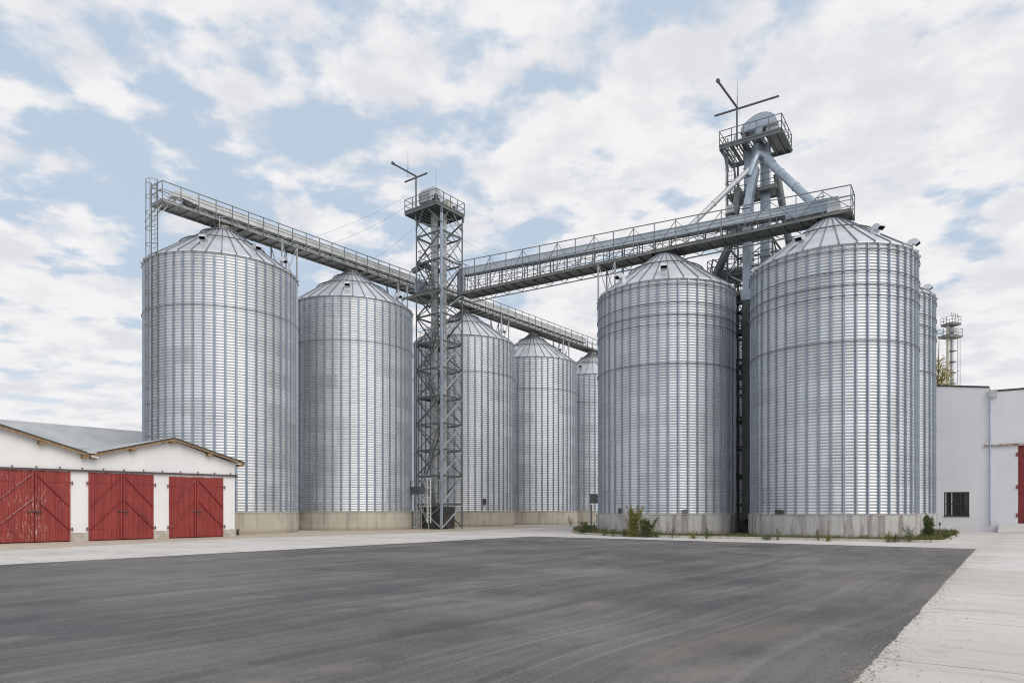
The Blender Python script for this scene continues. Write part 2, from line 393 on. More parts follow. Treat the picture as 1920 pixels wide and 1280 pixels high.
# ------------------------------------------------------------------ mesh building
class MB:
    def __init__(s): s.v = []; s.f = []; s.mi = []; s.sm = []

    def add(s, vs, fs, mi=0, smooth=False):
        o = len(s.v); s.v += [tuple(v) for v in vs]
        for f in fs:
            s.f.append(tuple(i + o for i in f)); s.mi.append(mi); s.sm.append(smooth)
        return s

    def box(s, x0, x1, y0, y1, z0, z1, mi=0):
        vs = [(x, y, z) for z in (z0, z1) for y in (y0, y1) for x in (x0, x1)]
        return s.add(vs, [(0, 2, 3, 1), (4, 5, 7, 6), (0, 1, 5, 4), (2, 6, 7, 3), (0, 4, 6, 2), (1, 3, 7, 5)], mi)

    def frame(s, p, q, up=None):
        p, q = Vector(p), Vector(q); d = (q - p).normalized()
        u = Vector(up) if up is not None else (Vector((0, 0, 1)) if abs(d.z) < 0.95 else Vector((1, 0, 0)))
        a = d.cross(u).normalized(); b = a.cross(d).normalized()
        return p, q, a, b

    def bar(s, p, q, w, h=None, up=None, mi=0):
        h = h or w
        p, q, a, b = s.frame(p, q, up)
        vs = [c + a * (i * w / 2) + b * (j * h / 2) for c in (p, q) for i, j in ((-1, -1), (1, -1), (1, 1), (-1, 1))]
        return s.add(vs, [(0, 1, 2, 3), (7, 6, 5, 4), (0, 4, 5, 1), (1, 5, 6, 2), (2, 6, 7, 3), (3, 7, 4, 0)], mi)

    def angle(s, p, q, w, t=0.012, up=None, mi=0):
        """an L section"""
        p, q, a, b = s.frame(p, q, up)
        s.bar(p + b * (w / 2), q + b * (w / 2), t, w, b if abs((q - p).normalized().dot(b)) < .9 else None, mi)
        s.bar(p + a * (w / 2), q + a * (w / 2), w, t, b, mi)
        return s

    def chan(s, p, q, w, h, t=0.02, up=None, mi=0):
        """an I section, web upright"""
        p, q, a, b = s.frame(p, q, up)
        s.bar(p, q, t, h - 2 * t - 0.004, up, mi)
        for k in (-1, 1): s.bar(p + b * k * (h / 2 - t / 2), q + b * k * (h / 2 - t / 2), w, t, up, mi)
        return s

    def tube(s, p, q, r, n=8, r2=None, cap=True, mi=0, smooth=True):
        r2 = r if r2 is None else r2
        p, q, a, b = s.frame(p, q)
        vs = []
        for c, rr in ((p, r), (q, r2)):
            for i in range(n):
                t = 2 * math.pi * i / n; vs.append(c + a * math.cos(t) * rr + b * math.sin(t) * rr)
        s.add(vs, [(i, (i + 1) % n, n + (i + 1) % n, n + i) for i in range(n)], mi, smooth)
        if cap:
            s.add(vs[:n], [tuple(range(n))[::-1]], mi); s.add(vs[n:], [tuple(range(n))], mi)
        return s

    def path(s, pts, r, n=8, mi=0, closed=False):
        pts = [Vector(p) for p in pts]; L = len(pts); rings = []
        last = None
        for i, p in enumerate(pts):
            if closed: d = pts[(i + 1) % L] - pts[i - 1]
            else: d = pts[min(i + 1, L - 1)] - pts[max(i - 1, 0)]
            d.normalize()
            if last is None:
                u = Vector((0, 0, 1)) if abs(d.z) < 0.9 else Vector((1, 0, 0))
                a = d.cross(u).normalized()
            else:
                a = (last - d * last.dot(d)).normalized()
            last = a; b = d.cross(a)
            rr = r[i] if isinstance(r, (list, tuple)) else r
            rings.append([p + a * math.cos(2 * math.pi * k / n) * rr + b * math.sin(2 * math.pi * k / n) * rr for k in range(n)])
        vs = [v for rg in rings for v in rg]
        fs = []
        for i in range(L if closed else L - 1):
            j = (i + 1) % L
            for k in range(n):
                fs.append((i * n + k, i * n + (k + 1) % n, j * n + (k + 1) % n, j * n + k))
        s.add(vs, fs, mi, True)
        if not closed:
            s.add(rings[0], [tuple(range(n))[::-1]], mi); s.add(rings[-1], [tuple(range(n))], mi)
        return s

    def ring(s, rad, z, r, n=64, k=6, mi=0):
        return s.path([(rad * math.cos(2 * math.pi * i / n), rad * math.sin(2 * math.pi * i / n), z) for i in range(n)], r, k, mi, True)

    def lathe(s, prof, n=64, mi=0, smooth=True, close=False):
        vs = [(r * math.cos(2 * math.pi * i / n), r * math.sin(2 * math.pi * i / n), z) for r, z in prof for i in range(n)]
        fs = [(j * n + i, j * n + (i + 1) % n, (j + 1) * n + (i + 1) % n, (j + 1) * n + i) for j in range(len(prof) - 1) for i in range(n)]
        return s.add(vs, fs, mi, smooth)

    def prism(s, poly, z0, z1, mi=0):
        n = len(poly); vs = [(x, y, z0) for x, y in poly] + [(x, y, z1) for x, y in poly]
        return s.add(vs, [tuple(range(n))[::-1], tuple(range(n, 2 * n))] + [(i, (i + 1) % n, n + (i + 1) % n, n + i) for i in range(n)], mi)

    def extrude(s, pts, d, mi=0):
        """closed planar loop of 3D points pushed along d"""
        n = len(pts); d = Vector(d); vs = [Vector(p) for p in pts] + [Vector(p) + d for p in pts]
        return s.add(vs, [tuple(range(n))[::-1], tuple(range(n, 2 * n))] + [(i, (i + 1) % n, n + (i + 1) % n, n + i) for i in range(n)], mi)

    def mesh(s, name, mats):
        me = bpy.data.meshes.new(name); me.from_pydata(s.v, [], s.f)
        for m in (mats if isinstance(mats, (list, tuple)) else [mats]): me.materials.append(m)
        me.polygons.foreach_set('material_index', s.mi); me.polygons.foreach_set('use_smooth', s.sm)
        me.update(); return me

    def build(s, name, mats, parent=None):
        return link(name, s.mesh(name, mats), parent)


def link(name, me, parent=None, rz=0.0, loc=(0, 0, 0)):
    o = bpy.data.objects.new(name, me); C.objects.link(o)
    o.parent = parent; o.location = loc; o.rotation_euler = (0, 0, rz)
    return o


def tag(o, label, cat, group=None):
    o['label'] = label; o['category'] = cat
    if group: o['group'] = group
    return o


def thing(name, label, cat, loc=(0, 0, 0), rz=0.0, group=None):
    return tag(link(name, None, None, rz, loc), label, cat, group)


def structure(name, mb, m):
    o = mb.build(name, m); o['kind'] = 'structure'; return o


def ground(px, py, z=0.0):
    """point of the flat yard that the photograph shows at a pixel"""
    Y = F * (EYE - z) / (py - H0); return Vector(((px - 960) / F * Y, Y, z))


def at(px, py, Y):
    return Vector(((px - 960) / F * Y, Y, EYE + (H0 - py) * Y / F))


U = Vector((0.6, 0.8, 0)); V = Vector((0.8, -0.6, 0))

# ------------------------------------------------------------------ ground
g = MB(); g.add([(-1500, -400, -0.02), (1500, -400, -0.02), (1500, 3000, -0.02), (-1500, 3000, -0.02)], [(0, 1, 2, 3)])
structure('ground', g, M['field'])
g = MB(); g.add([(-90, -60, 0), (120, -60, 0), (120, 140, 0), (-90, 140, 0)], [(0, 1, 2, 3)])
structure('concrete_yard', g, M['concrete'])
BL = ground(1000, 1005); BR = ground(1830, 1028.5); L0 = ground(0, 1058.5); R0 = ground(1600, 1280)
dl = (BL - L0).normalized(); dr = (BR - R0).normalized()


def ragged(a, b, n, amp):
    out = []
    d = (b - a); nn = Vector((-d.y, d.x, 0)).normalized()
    w1 = w2 = 0.0
    for i in range(n + 1):
        w1 = w1 * .97 + random.gauss(0, .25); w2 = w2 * .6 + random.gauss(0, .5)
        k = amp * (w1 * 1.2 + w2) if 0 < i < n else 0
        out.append(a + d * (i / n) + nn * k)
    return out


edge_l = ragged(BL, BL - dl * 75, 900, 0.010)
edge_r = ragged(BR - dr * 75, BR, 2600, 0.009)
back = ragged(BR, BL, 90, 0.02)
loop = edge_l + edge_r + back[1:-1]
g = MB(); g.add([(p.x, p.y, 0.006) for p in loop], [tuple(range(len(loop)))])
structure('asphalt', g, M['asphalt'])
# sandy dust swept against the barn and the silo plinths
dz = [ground(0, 1032), ground(150, 1024), ground(330, 1014), ground(440, 1009), ground(580, 1004.5), ground(760, 999), ground(860, 995.5), ground(990, 989),
      ground(1080, 986), ground(1080, 983.5), ground(960, 984.5), ground(860, 987), ground(800, 988), ground(560, 996), ground(440, 1000), ground(200, 1008), ground(0, 1016)]
g = MB(); g.add([(p.x, p.y, 0.004) for p in dz], [tuple(range(len(dz)))])
structure('dust_strip', g, M['dust'])

# ------------------------------------------------------------------ silos
CACHE = {}


def cached(key, fn):
    if key not in CACHE: CACHE[key] = fn()
    return CACHE[key]


def wall_mesh(tagname, r, z0, z1, pitch, seg, m):
    mb = MB(); prof = []; n = int(round((z1 - z0) / pitch))
    step = (z1 - z0) / n                     # each corrugation: a broad face leaning up, a short undercut below it
    for i in range(n):
        for f, q in ((0.0, -.040), (.11, -.040), (.18, .010), (.30, .020), (.55, .010), (.78, -.003), (.93, -.011)):
            prof.append((r + q, z0 + step * (i + f)))
    prof.append((r - .042, z1))
    mb.lathe(prof, seg)
    return mb.mesh('wall', m)


def roof_mesh(r, ze, za, rt, n):
    mb = MB(); re_ = r + 0.14; sl = (za - ze) / (re_ - rt)
    ov = ze - 0.03
    lo = [(re_ * math.cos(2 * math.pi * i / n), re_ * math.sin(2 * math.pi * i / n), ov) for i in range(n)]
    lip = [(re_ * math.cos(2 * math.pi * i / n), re_ * math.sin(2 * math.pi * i / n), ov - 0.07) for i in range(n)]
    inn = [((r - .02) * math.cos(2 * math.pi * i / n), (r - .02) * math.sin(2 * math.pi * i / n), ov - 0.07) for i in range(n)]
    hi = [(rt * math.cos(2 * math.pi * i / n), rt * math.sin(2 * math.pi * i / n), za) for i in range(n)]
    vs = lo + lip + hi + inn; fs = []
    for i in range(n):
        j = (i + 1) % n
        fs += [(i, j, 2 * n + j, 2 * n + i), (n + i, n + j, j, i), (3 * n + i, 3 * n + j, n + j, n + i)]
    mb.add(vs, fs)
    for i in range(n):                      # raised seams
        a = 2 * math.pi * i / n; c, s_ = math.cos(a), math.sin(a)
        mb.bar((re_ * c, re_ * s_, ov + 0.03), (rt * c, rt * s_, za + 0.03), 0.05, 0.07, mi=1)
        mb.box(re_ * c - .04, re_ * c + .04, re_ * s_ - .04, re_ * s_ + .04, ov - 0.06, ov + 0.05, mi=1)
    # ribs end in a flat top plate
    mb.lathe([(rt + .02, za), (rt + .02, za + .05), (0.01, za + .06)], 32, 0, False)
    return mb.mesh('roof', [M['roof_sheet'], M['rib']])


def stiff_mesh(r, z0, z1):
    mb = MB(); w = 0.080
    # hat section: two flanges and a raised web
    sec = [(0.020, -w), (0.034, -w), (0.036, -w * .55), (0.100, -w * .42), (0.100, w * .42), (0.036, w * .55), (0.034, w), (0.020, w)]
    vs = [(r + a, b, z) for z in (z0, z1) for a, b in sec]; n = len(sec)
    mb.add(vs, [(i, (i + 1) % n, n + (i + 1) % n, n + i) for i in range(n)] + [tuple(range(n))[::-1], tuple(range(n, 2 * n))])
    z = z0 + 2.4
    while z < z1 - 1:                       # splice plates
        mb.box(r + .101, r + .112, -w * .4, w * .4, z - .12, z + .12); z += 3.36
    return mb.mesh('wall_stiffener', M['stiffener'])


def plinth_mesh(rp, z, m, n=40):
    mb = MB()
    mb.lathe([(rp, -0.05), (rp, z - 0.05)], n, 0, False)
    mb.lathe([(rp, z - 0.05), (rp + 0.025, z - 0.045), (rp + 0.025, z), (rp - 0.5, z + 0.02)], n, 1, False)
    return mb.mesh('plinth', [m, M['lip']])


def vent_mesh(k=1.0):
    """gooseneck roof vent: a rectangular duct rising from the roof and bending outward (+x)"""
    mb = MB(); w = 0.34 * k; d = 0.23 * k; path = [(0, -0.25, 0), (0, 0.18 * k, 0)]
    cx, cz, rad = 0.34 * k, 0.18 * k, 0.34 * k
    for i in range(1, 8):
        a = R(i * 21); path.append((cx - rad * math.cos(a), cz + rad * math.sin(a), a))
    path.append((path[-1][0] + 0.16 * k * math.sin(R(147)), path[-1][1] + 0.16 * k * math.cos(R(147)), R(147)))
    rings = []
    for t in (0.0, 0.018):
        rg = []
        for x, z, a in path:
            nx, nz = -math.cos(a), math.sin(a)          # outer side of the bend
            o = d - t; i_ = -(d - t); ww = w - t
            rg += [(x + nx * o, -ww, z + nz * o), (x + nx * o, ww, z + nz * o), (x + nx * i_, ww, z + nz * i_), (x + nx * i_, -ww, z + nz * i_)]
        rings.append(rg)
    n = len(path)
    side = [(4 * i + k_, 4 * i + (k_ + 1) % 4, 4 * i + 4 + (k_ + 1) % 4, 4 * i + 4 + k_) for i in range(n - 1) for k_ in range(4)]
    mb.add(rings[0], side, 0); mb.add(rings[1], [f[::-1] for f in side], 1)  # inside faces darker: shade of the opening put into the colour
    e = 4 * (n - 1)
    mb.add(rings[0][e:] + rings[1][e:], [(k_, (k_ + 1) % 4, 4 + (k_ + 1) % 4, 4 + k_) for k_ in range(4)], 0)
    return mb.mesh('roof_vent', [M['roof_sheet'], M['tower_steel']])


VENT_STEM = None


def angle_for(cx, cy, rad, px, back=False):
    """bearing on a circle of radius rad round the silo axis that shows at photo column px"""
    tx, ty = (px - 960) / F, 1.0
    A = tx * tx + 1; B = -(tx * cx + ty * cy); CC = cx * cx + cy * cy - rad * rad
    disc = max(B * B - A * CC, 0.0); s_ = (-B + (1 if back else -1) * math.sqrt(disc)) / A
    return math.atan2(s_ * ty - cy, s_ * tx - cx)


SPEC = {
    'back': dict(r=5.11, zp=1.49, ze=18.62, za=21.98, rt=0.62, stiff=48, ribs=36, rp=0.16, pitch=0.190, sheet='sheet_back', plinth='plinth_back', rings=(15.05,), ring_r=0.022, roofrings=(0.50, 0.80)),
    'front': dict(r=4.68, zp=1.36, ze=16.58, za=19.72, rt=0.55, stiff=46, ribs=32, rp=0.20, pitch=0.175, sheet='sheet_front', plinth='plinth_front', rings=(16.12, 14.93, 14.18, 13.58, 11.05), ring_r=0.026, roofrings=(0.52,)),
}


def silo(kind, x, y, label, vents=(), rz=0.0, group=None):
    S = SPEC[kind]; r = S['r']
    t = thing('grain_silo', label, 'silo', (x, y, 0), 0.0, group)
    link('wall', cached((kind, 'wall'), lambda: wall_mesh(kind, r, S['zp'], S['ze'], S['pitch'], 96, M[S['sheet']])), t)
    link('roof', cached((kind, 'roof'), lambda: roof_mesh(r, S['ze'], S['za'], S['rt'], S['ribs'])), t, rz)
    link('plinth', cached((kind, 'plinth'), lambda: plinth_mesh(r + S['rp'], S['zp'] + .01, M[S['plinth']])), t, rz * 3)
    sm = cached((kind, 'stiff'), lambda: stiff_mesh(r, S['zp'] + .03, S['ze'] - 0.05))
    for i in range(S['stiff']):
        link('wall_stiffener', sm, t, rz + 2 * math.pi * i / S['stiff'])
    for z in S['rings']:
        def mk(z=z):
            mb = MB(); rr = r + 0.112 + S['ring_r']
            mb.ring(rr, z, S['ring_r'], 96, 6)
            return mb.mesh('wind_ring', M['ring'])
        link('wind_ring', cached((kind, 'ring', z), mk), t)
    sl = (S['za'] - S['ze']) / (r + .14 - S['rt'])
    for q in S['roofrings']:
        def mk(q=q):
            mb = MB(); rad = (r + .14) * (1 - q) + S['rt'] * q; z = S['ze'] + sl * (r + .14 - rad) + 0.15
            mb.ring(rad, z, 0.042, 72, 6)
            for i in range(S['ribs'] // 2):
                a = 4 * math.pi * i / S['ribs']; mb.bar((rad * math.cos(a), rad * math.sin(a), z - .10), (rad * math.cos(a), rad * math.sin(a), z + .03), 0.03)
            return mb.mesh('roof_ring', M['dark_pipe'])
        link('roof_ring', cached((kind, 'roofring', q), mk), t)
    def mk():
        mb = MB(); z = S['za']; rt = S['rt']
        mb.lathe([(rt * .98, z + .05), (rt * .98, z + .16), (rt * .80, z + .18), (rt * .78, z + .40)], 32)
        mb.lathe([(rt * 1.04, z + .06), (rt * 1.04, z + .10), (rt * .9, z + .10)], 32)
        return mb.mesh('filler_collar', M['collar'])
    link('filler_collar', cached((kind, 'collar'), mk), t)
    vm = cached('vent', lambda: vent_mesh(0.62))
    for v in vents:
        px, q = v[0], v[1]; back_ = len(v) > 2
        rad = r * q; a = angle_for(x, y, rad, px, back_)
        z = S['ze'] + sl * (r + .14 - rad)
        link('roof_vent', vm, t, a, (rad * math.cos(a), rad * math.sin(a), z + .02))
    return t


GB, GF = 'tall silos in the long back row', 'ringed silos of the near cluster'
SB = [(-21.025, 50.449), (-13.824, 59.806), (-4.970, 71.935), (2.400, 81.389), (10.498, 90.976)]
SF = [(10.902, 49.224), (19.923, 43.349), (25.95, 51.55), (16.9, 57.4)]
s1 = silo('back', *SB[0], 'tall silo with a caged ladder up its side, next to the red-doored barn',
          [(322, .80, 1), (383, .80), (478, .82), (524, .83), (541, .95, 1)], 0.03, GB)
s2 = silo('back', *SB[1], 'tall beige-based silo just left of the steel lattice tower', [(652, .82), (577, .9, 1), (742, .84), (594, .8, 1)], 0.07, GB)
s3 = silo('back', *SB[2], 'tall silo half hidden behind the right side of the lattice tower', [(938, .80), (853, .78, 1), (806, .7)], 0.02, GB)
s4 = silo('back', *SB[3], 'tall silo with a leafless weed at its beige base, second behind the lattice tower', [(1045, .80), (1057, .88, 1), (965, .8)], 0.05, GB)
s5 = silo('back', *SB[4], 'farthest tall silo, half hidden behind the ringed silo', [(1140, .8), (1090, .8)], 0.09, GB)
r1 = silo('front', *SF[0], 'ringed silo with weeds at its grey base, under the middle of the long conveyor bridge', [(1166, .88), (1245, .86), (1310, .85, 1), (1338, .9, 1)], 0.02, GF)
r2 = silo('front', *SF[1], 'largest-looking ringed silo, under the railed end of the conveyor bridge', [(1503, .86), (1641, .76), (1705, .92), (1425, .9, 1)], 0.05, GF)
r3 = silo('front', *SF[2], 'ringed silo of which only a sliver shows beside the white hall', [(1737, .86), (1660, .8)], 0.03, GF)
r4 = silo('front', *SF[3], 'ringed silo hidden at the back, seen through the gap between two silos', [(1345, .8, 1), (1325, .8)], 0.0, GF)


def caged_ladder(parent, base, out, z0, z1, zc, name='caged_ladder', step=0.30, hoop=1.55, w=0.26, cage=0.40, m=None):
    """ladder climbing at base (local), cage bulging towards out"""
    m = m or M['light_steel']
    base = Vector(base); out = Vector(out).normalized(); side = Vector((-out.y, out.x, 0))
    mb = MB()
    for k in (-1, 1): mb.bar(base + side * k * w + Vector((0, 0, z0)), base + side * k * w + Vector((0, 0, z1)), 0.07, 0.05)
    z = z0 + .2
    while z < z1 - .05:
        mb.tube(base - side * w + Vector((0, 0, z)), base + side * w + Vector((0, 0, z)), 0.016, 5); z += step
    lad = mb.build(name, m, parent)
    def hp(a): return base + out * (cage * 0.95) * (0.12 + math.sin(a) * 1.0 + .1) + side * math.cos(a) * cage
    hz = z1 - hoop * math.floor((z1 - zc) / hoop)
    zc = hz
    angs = [R(x) for x in range(-10, 191, 20)]
    hs = []
    while hz < z1 + .02:
        h = MB(); h.path([base + side * w + Vector((0, 0, hz))] + [hp(a) + Vector((0, 0, hz)) for a in angs] + [base - side * w + Vector((0, 0, hz))], 0.018, 5)
        h.build('cage_hoop', m, lad); hz += hoop
    hz -= hoop
    for a in (20, 65, 115, 160):
        b = MB(); p = hp(R(a)); b.bar(p + Vector((0, 0, zc)), p + Vector((0, 0, hz)), 0.035, 0.012); b.build('cage_bar', m, lad)
    return lad


# the ladder on the first silo (faces the barn side)
la = math.atan2(-0.79, -0.612)
la = angle_for(*SB[0], 5.36, 289.5); lb = Vector((math.cos(la), math.sin(la), 0))
caged_ladder(s1, lb * 5.36, lb, 1.6, 23.25, 3.4, w=0.33, cage=0.46, hoop=1.05, m=M['rail'])
mb = MB()
for z in [3, 6, 9, 12, 15, 18.2]:
    for k in (-1, 1):
        sd = Vector((-lb.y, lb.x, 0)) * .33 * k
        mb.bar(lb * 5.24 + sd + Vector((0, 0, z)), lb * 5.36 + sd + Vector((0, 0, z)), 0.05)
mb.build('ladder_bracket', M['light_steel'], s1)
# little hatches and pipe stubs low on the walls
def hatch(parent, cx, cy, px, rr, z, w, h, m):
    a = angle_for(cx, cy, rr, px); mb = MB(); mb.box(rr - .03, rr + .13, -w / 2, w / 2, z, z + h); mb.box(rr + .13, rr + .16, -w / 2 - .03, w / 2 + .03, z - .03, z + h + .03)
    link('inspection_hatch', mb.mesh('inspection_hatch', m), parent, a)


hatch(s3, *SB[2], 908, 5.17, 2.2, .25, .5, M['dark_part'])
hatch(r1, *SF[0], 1284, 4.79, 1.42, .28, .2, M['ring'])
hatch(r2, *SF[1], 1463, 4.79, 1.42, .45, .18, M['dark_part'])
hatch(r1, *SF[0], 1164, 4.79, 1.42, .12, .3, M['dark_part'])

# ------------------------------------------------------------------ conveyor bridges
def bridge(label, p0, p1, zb, rail0, rail1, cz0, cz1, width=1.6, near_truss=False, conv=None, conv_end=None, grid=1.25, deckm=None, drive=None, lower=False):
    p0, p1 = Vector((p0[0], p0[1], 0)), Vector((p1[0], p1[1], 0))
    d = p1 - p0; L = d.length; rz = math.atan2(d.y, d.x)
    t = thing('conveyor_bridge', label, 'conveyor bridge', (p0.x, p0.y, zb), rz)
    conv = conv or M['conveyor']; w = width / 2; zd = 0.19
    # deck: two edge channels, cross joists and an open plate floor
    mb = MB()
    for k in (-1, 1): mb.chan((0, k * (w - .04), zd / 2), (L, k * (w - .04), zd / 2), 0.08, zd, 0.016)
    n = max(2, int(L / 0.98))
    for i in range(n + 1): mb.chan((L * i / n, -w + .085, zd / 2 - .02), (L * i / n, w - .085, zd / 2 - .02), 0.06, 0.15, 0.012)
    for i in range(n):
        a, b = L * i / n + .04, L * (i + 1) / n - .04
        mb.bar((a, -w + .1, .10), (b, w - .1, .10), 0.04, 0.012)
    mb.build('deck_frame', deckm or M['deck'], t)
    mb = MB()
    for i in range(n):
        mb.box(L * i / n + .012, L * (i + 1) / n - .012, -w + .09, w - .09, zd - .045, zd - .012)
    mb.build('deck_floor', deckm or M['deck'], t)
    # guard rails
    def rl(x): return rail0 + (rail1 - rail0) * x / L
    for k in (-1, 1):
        y = k * (w - .01)
        mb = MB()
        top = lambda x: Vector((x, y, rl(x)))
        mb.bar(top(0), top(L), 0.055, 0.055)
        mid = lambda x: Vector((x, y, zd + (rl(x) - zd) * .52))
        mb.bar(mid(0), mid(L), 0.035, 0.035)
        rail = mb.build('guard_rail', M['rail'], t)
        m_ = max(2, int(round(L / grid)))
        for i in range(m_ + 1):
            x = L * i / m_
            pb = MB(); pb.bar((x, y + k * .035, -0.02), (x, y + k * .035, rl(x) + .02), 0.06, 0.05); pb.build('post', M['rail'], rail)
    # end rails
    for x in (0, L):
        mb = MB()
        for q in (1.0, .52):
            z = zd + (rl(x) - zd) * q; mb.bar((x, -w, z), (x, w, z), 0.045)
        mb.bar((x, 0, zd), (x, 0, rl(x)), 0.04); mb.build('end_rail', M['rail'], t)
    # truss diagonals on the near side
    mb = MB(); m_ = max(2, int(round(L / grid)))
    for k in ((-1, 1) if near_truss else (-1,)):
        for i in range(m_):
            a, b = L * i / m_, L * (i + 1) / m_; y = k * (w - .05) if near_truss else -w * .55
            za, zt = zd, (rl((a + b) / 2) - .06 if near_truss else cz(0.5 * (a + b), L, cz0, cz1))
            if i % 2: mb.bar((a, y, za), (b, y, zt), 0.045, 0.03)
            else: mb.bar((a, y, zt), (b, y, za), 0.045, 0.03)
    mb.build('truss', M['tower_steel'] if near_truss else M['light_steel'], t)
    # conveyor casing on stands
    cl0, cl1 = conv_end or (0.0, L)
    mb = MB(); hw, hh = 0.26, 0.52
    def cb(x): return cz(x, L, cz0, cz1)
    segs = max(1, int((cl1 - cl0) / 2.4))
    for i in range(segs):
        a, b = cl0 + (cl1 - cl0) * i / segs, cl0 + (cl1 - cl0) * (i + 1) / segs
        mb.bar((a + .02, 0, cb(a + .02) + hh / 2), (b - .02, 0, cb(b - .02) + hh / 2), hw * 2, hh)
        for x in (a + .012, b - .012): mb.bar((x - .01, 0, cb(x) + hh / 2), (x + .01, 0, cb(x) + hh / 2), hw * 2 + .10, hh + .10)
        mb.bar((a + .03, 0, cb(a) + hh + .025), (b - .03, 0, cb(b) + hh + .025), hw * 2 + .10, .04)
    cas = mb.build('conveyor_casing', conv, t)
    for i in range(segs * 2 + 1):
        sb = MB(); x = cl0 + .05 + (cl1 - cl0 - .1) * i / (segs * 2)
        for k in (-1, 1): sb.bar((x, k * .22, zd - .01), (x, k * .22, cb(x) + .02), 0.05)
        sb.bar((x, -.22, (zd + cb(x)) / 2), (x, .22, (zd + cb(x)) / 2), 0.03)
        sb.build('conveyor_stand', M['tower_steel'], t)
    # cable tray and return rail under the casing
    mb = MB(); mb.bar((cl0, .12, cb(cl0) - .075), (cl1, .12, cb(cl1) - .075), 0.12, 0.05)
    mb.build('cable_tray', M['dark_pipe'], t)
    return t, L


def cz(x, L, a, b): return a + (b - a) * x / L


row = (Vector((SB[4][0], SB[4][1], 0)) - Vector((SB[0][0], SB[0][1], 0))).normalized()
o0 = Vector((SB[0][0], SB[0][1], 0))
bl, LL = bridge('conveyor bridge over the two tall silos by the barn, ending in a ladder', o0 - row * 4.75, o0 + row * 21.6, 22.22, 1.34, 1.42, 0.74, 0.78, conv_end=(2.6, 26.2))
b2, L2 = bridge('conveyor bridge running away behind the lattice tower over the far silos', o0 + row * 22.4, o0 + row * 54, 22.36, 1.50, 1.42, 0.80, 0.78, conv_end=(0.1, 27.0))
dirR = (Vector((SF[1][0], SF[1][1], 0)) - Vector((SF[0][0], SF[0][1], 0))).normalized()
q1 = Vector((SF[0][0], SF[0][1], 0)); q2 = Vector((SF[1][0], SF[1][1], 0))
TS = q1 - dirR * 17.75
b3, L3 = bridge('long conveyor bridge slung from the lattice tower to the nearest ringed silo', TS, q2 + dirR * 1.25, 19.72, 2.75, 1.58, 1.80, 0.70, near_truss=True, grid=1.55, conv=M['blue_casing'], conv_end=(0.0, 29.0), deckm=M['dark_deck'])
# loose cables and light inner lattice along the long bridge
rc = random.Random(4); pts = []
for i in range(61):
    x = 1.0 + (L3 - 3.5) * i / 60; pts.append((x, -.60, .42 + .28 * math.sin(i * 1.9) * rc.uniform(.2, 1.0) + .35 * (1 - x / L3)))
mb = MB(); mb.path(pts, .022, 5); mb.build('cable', M['dark_pipe'], b3)
mb = MB()
for i in range(36):
    a, b = L3 * i / 36, L3 * (i + 1) / 36; h_ = .95 - .35 * a / L3
    mb.bar((a, .5, .2 if i % 2 else h_), (b, .5, h_ if i % 2 else .2), .035)
mb.bar((0, .5, .95), (L3, .5, .6), .04); mb.bar((0, .5, .2), (L3, .5, .2), .04); mb.build('inner_lattice', M['tower_steel'], b3)
mb = MB(); mb.bar((0, -.74, 1.15), (L3, -.74, .72), .035); mb.build('pipe_rail', M['rail'], b3)
# lower outrigger pipe of the long bridge
mb = MB(); mb.bar((0, 0.95, -.22), (L3 - .1, 0.95, -.22), 0.07)
for i in range(22):
    x = L3 * (i + .5) / 22; mb.bar((x, .78, 0.02), (x + .35, .95, -.2), 0.04); mb.bar((x + .7, .78, 0.02), (x + .35, .95, -.2), 0.04)
mb.build('lower_chord', M['light_steel'], b3)


def support(parent, x, depth, w, drop_a, drop_b, m=None):
    """a pair of posts with crossed ties under a bridge, standing on the silo eaves"""
    m = m or M['light_steel']; mb = MB()
    mb.bar((x, -w, 0), (x, -w, -drop_a), 0.10); mb.bar((x + depth, -w, 0), (x + depth, -w, -drop_b), 0.10)
    mb.bar((x, w, 0), (x, w, -drop_a), 0.10); mb.bar((x + depth, w, 0), (x + depth, w, -drop_b), 0.10)
    for y in (-w, w):
        mb.bar((x + .05, y + .03, -.08), (x + depth - .05, y + .03, -drop_a + .1), 0.05); mb.bar((x + depth - .05, y - .03, -.08), (x + .05, y - .03, -drop_a + .1), 0.05)
        mb.bar((x, y, -drop_a + .05), (x + depth, y, -drop_a + .05), 0.05)
    mb.build('support_frame', m, parent)


sx = 4.75 + 5.152
support(bl, sx - 0.75, 1.35, 0.72, 3.3, 4.7)
support(bl, 4.75 + 11.81 + 5.152 - 0.55, 1.2, 0.72, 3.3, 3.9)
d3 = (Vector((SB[2][0], SB[2][1], 0)) - o0).length - 22.4; d4 = (Vector((SB[3][0], SB[3][1], 0)) - o0).length - 22.4
support(b2, d3 + 4.6, 1.3, 0.72, 3.4, 4.3); support(b2, d4 + 4.6, 1.3, 0.72, 3.4, 4.3)
support(b3, 17.75 - 4.77 - .15, 1.35, 0.72, 4.4, 2.7)

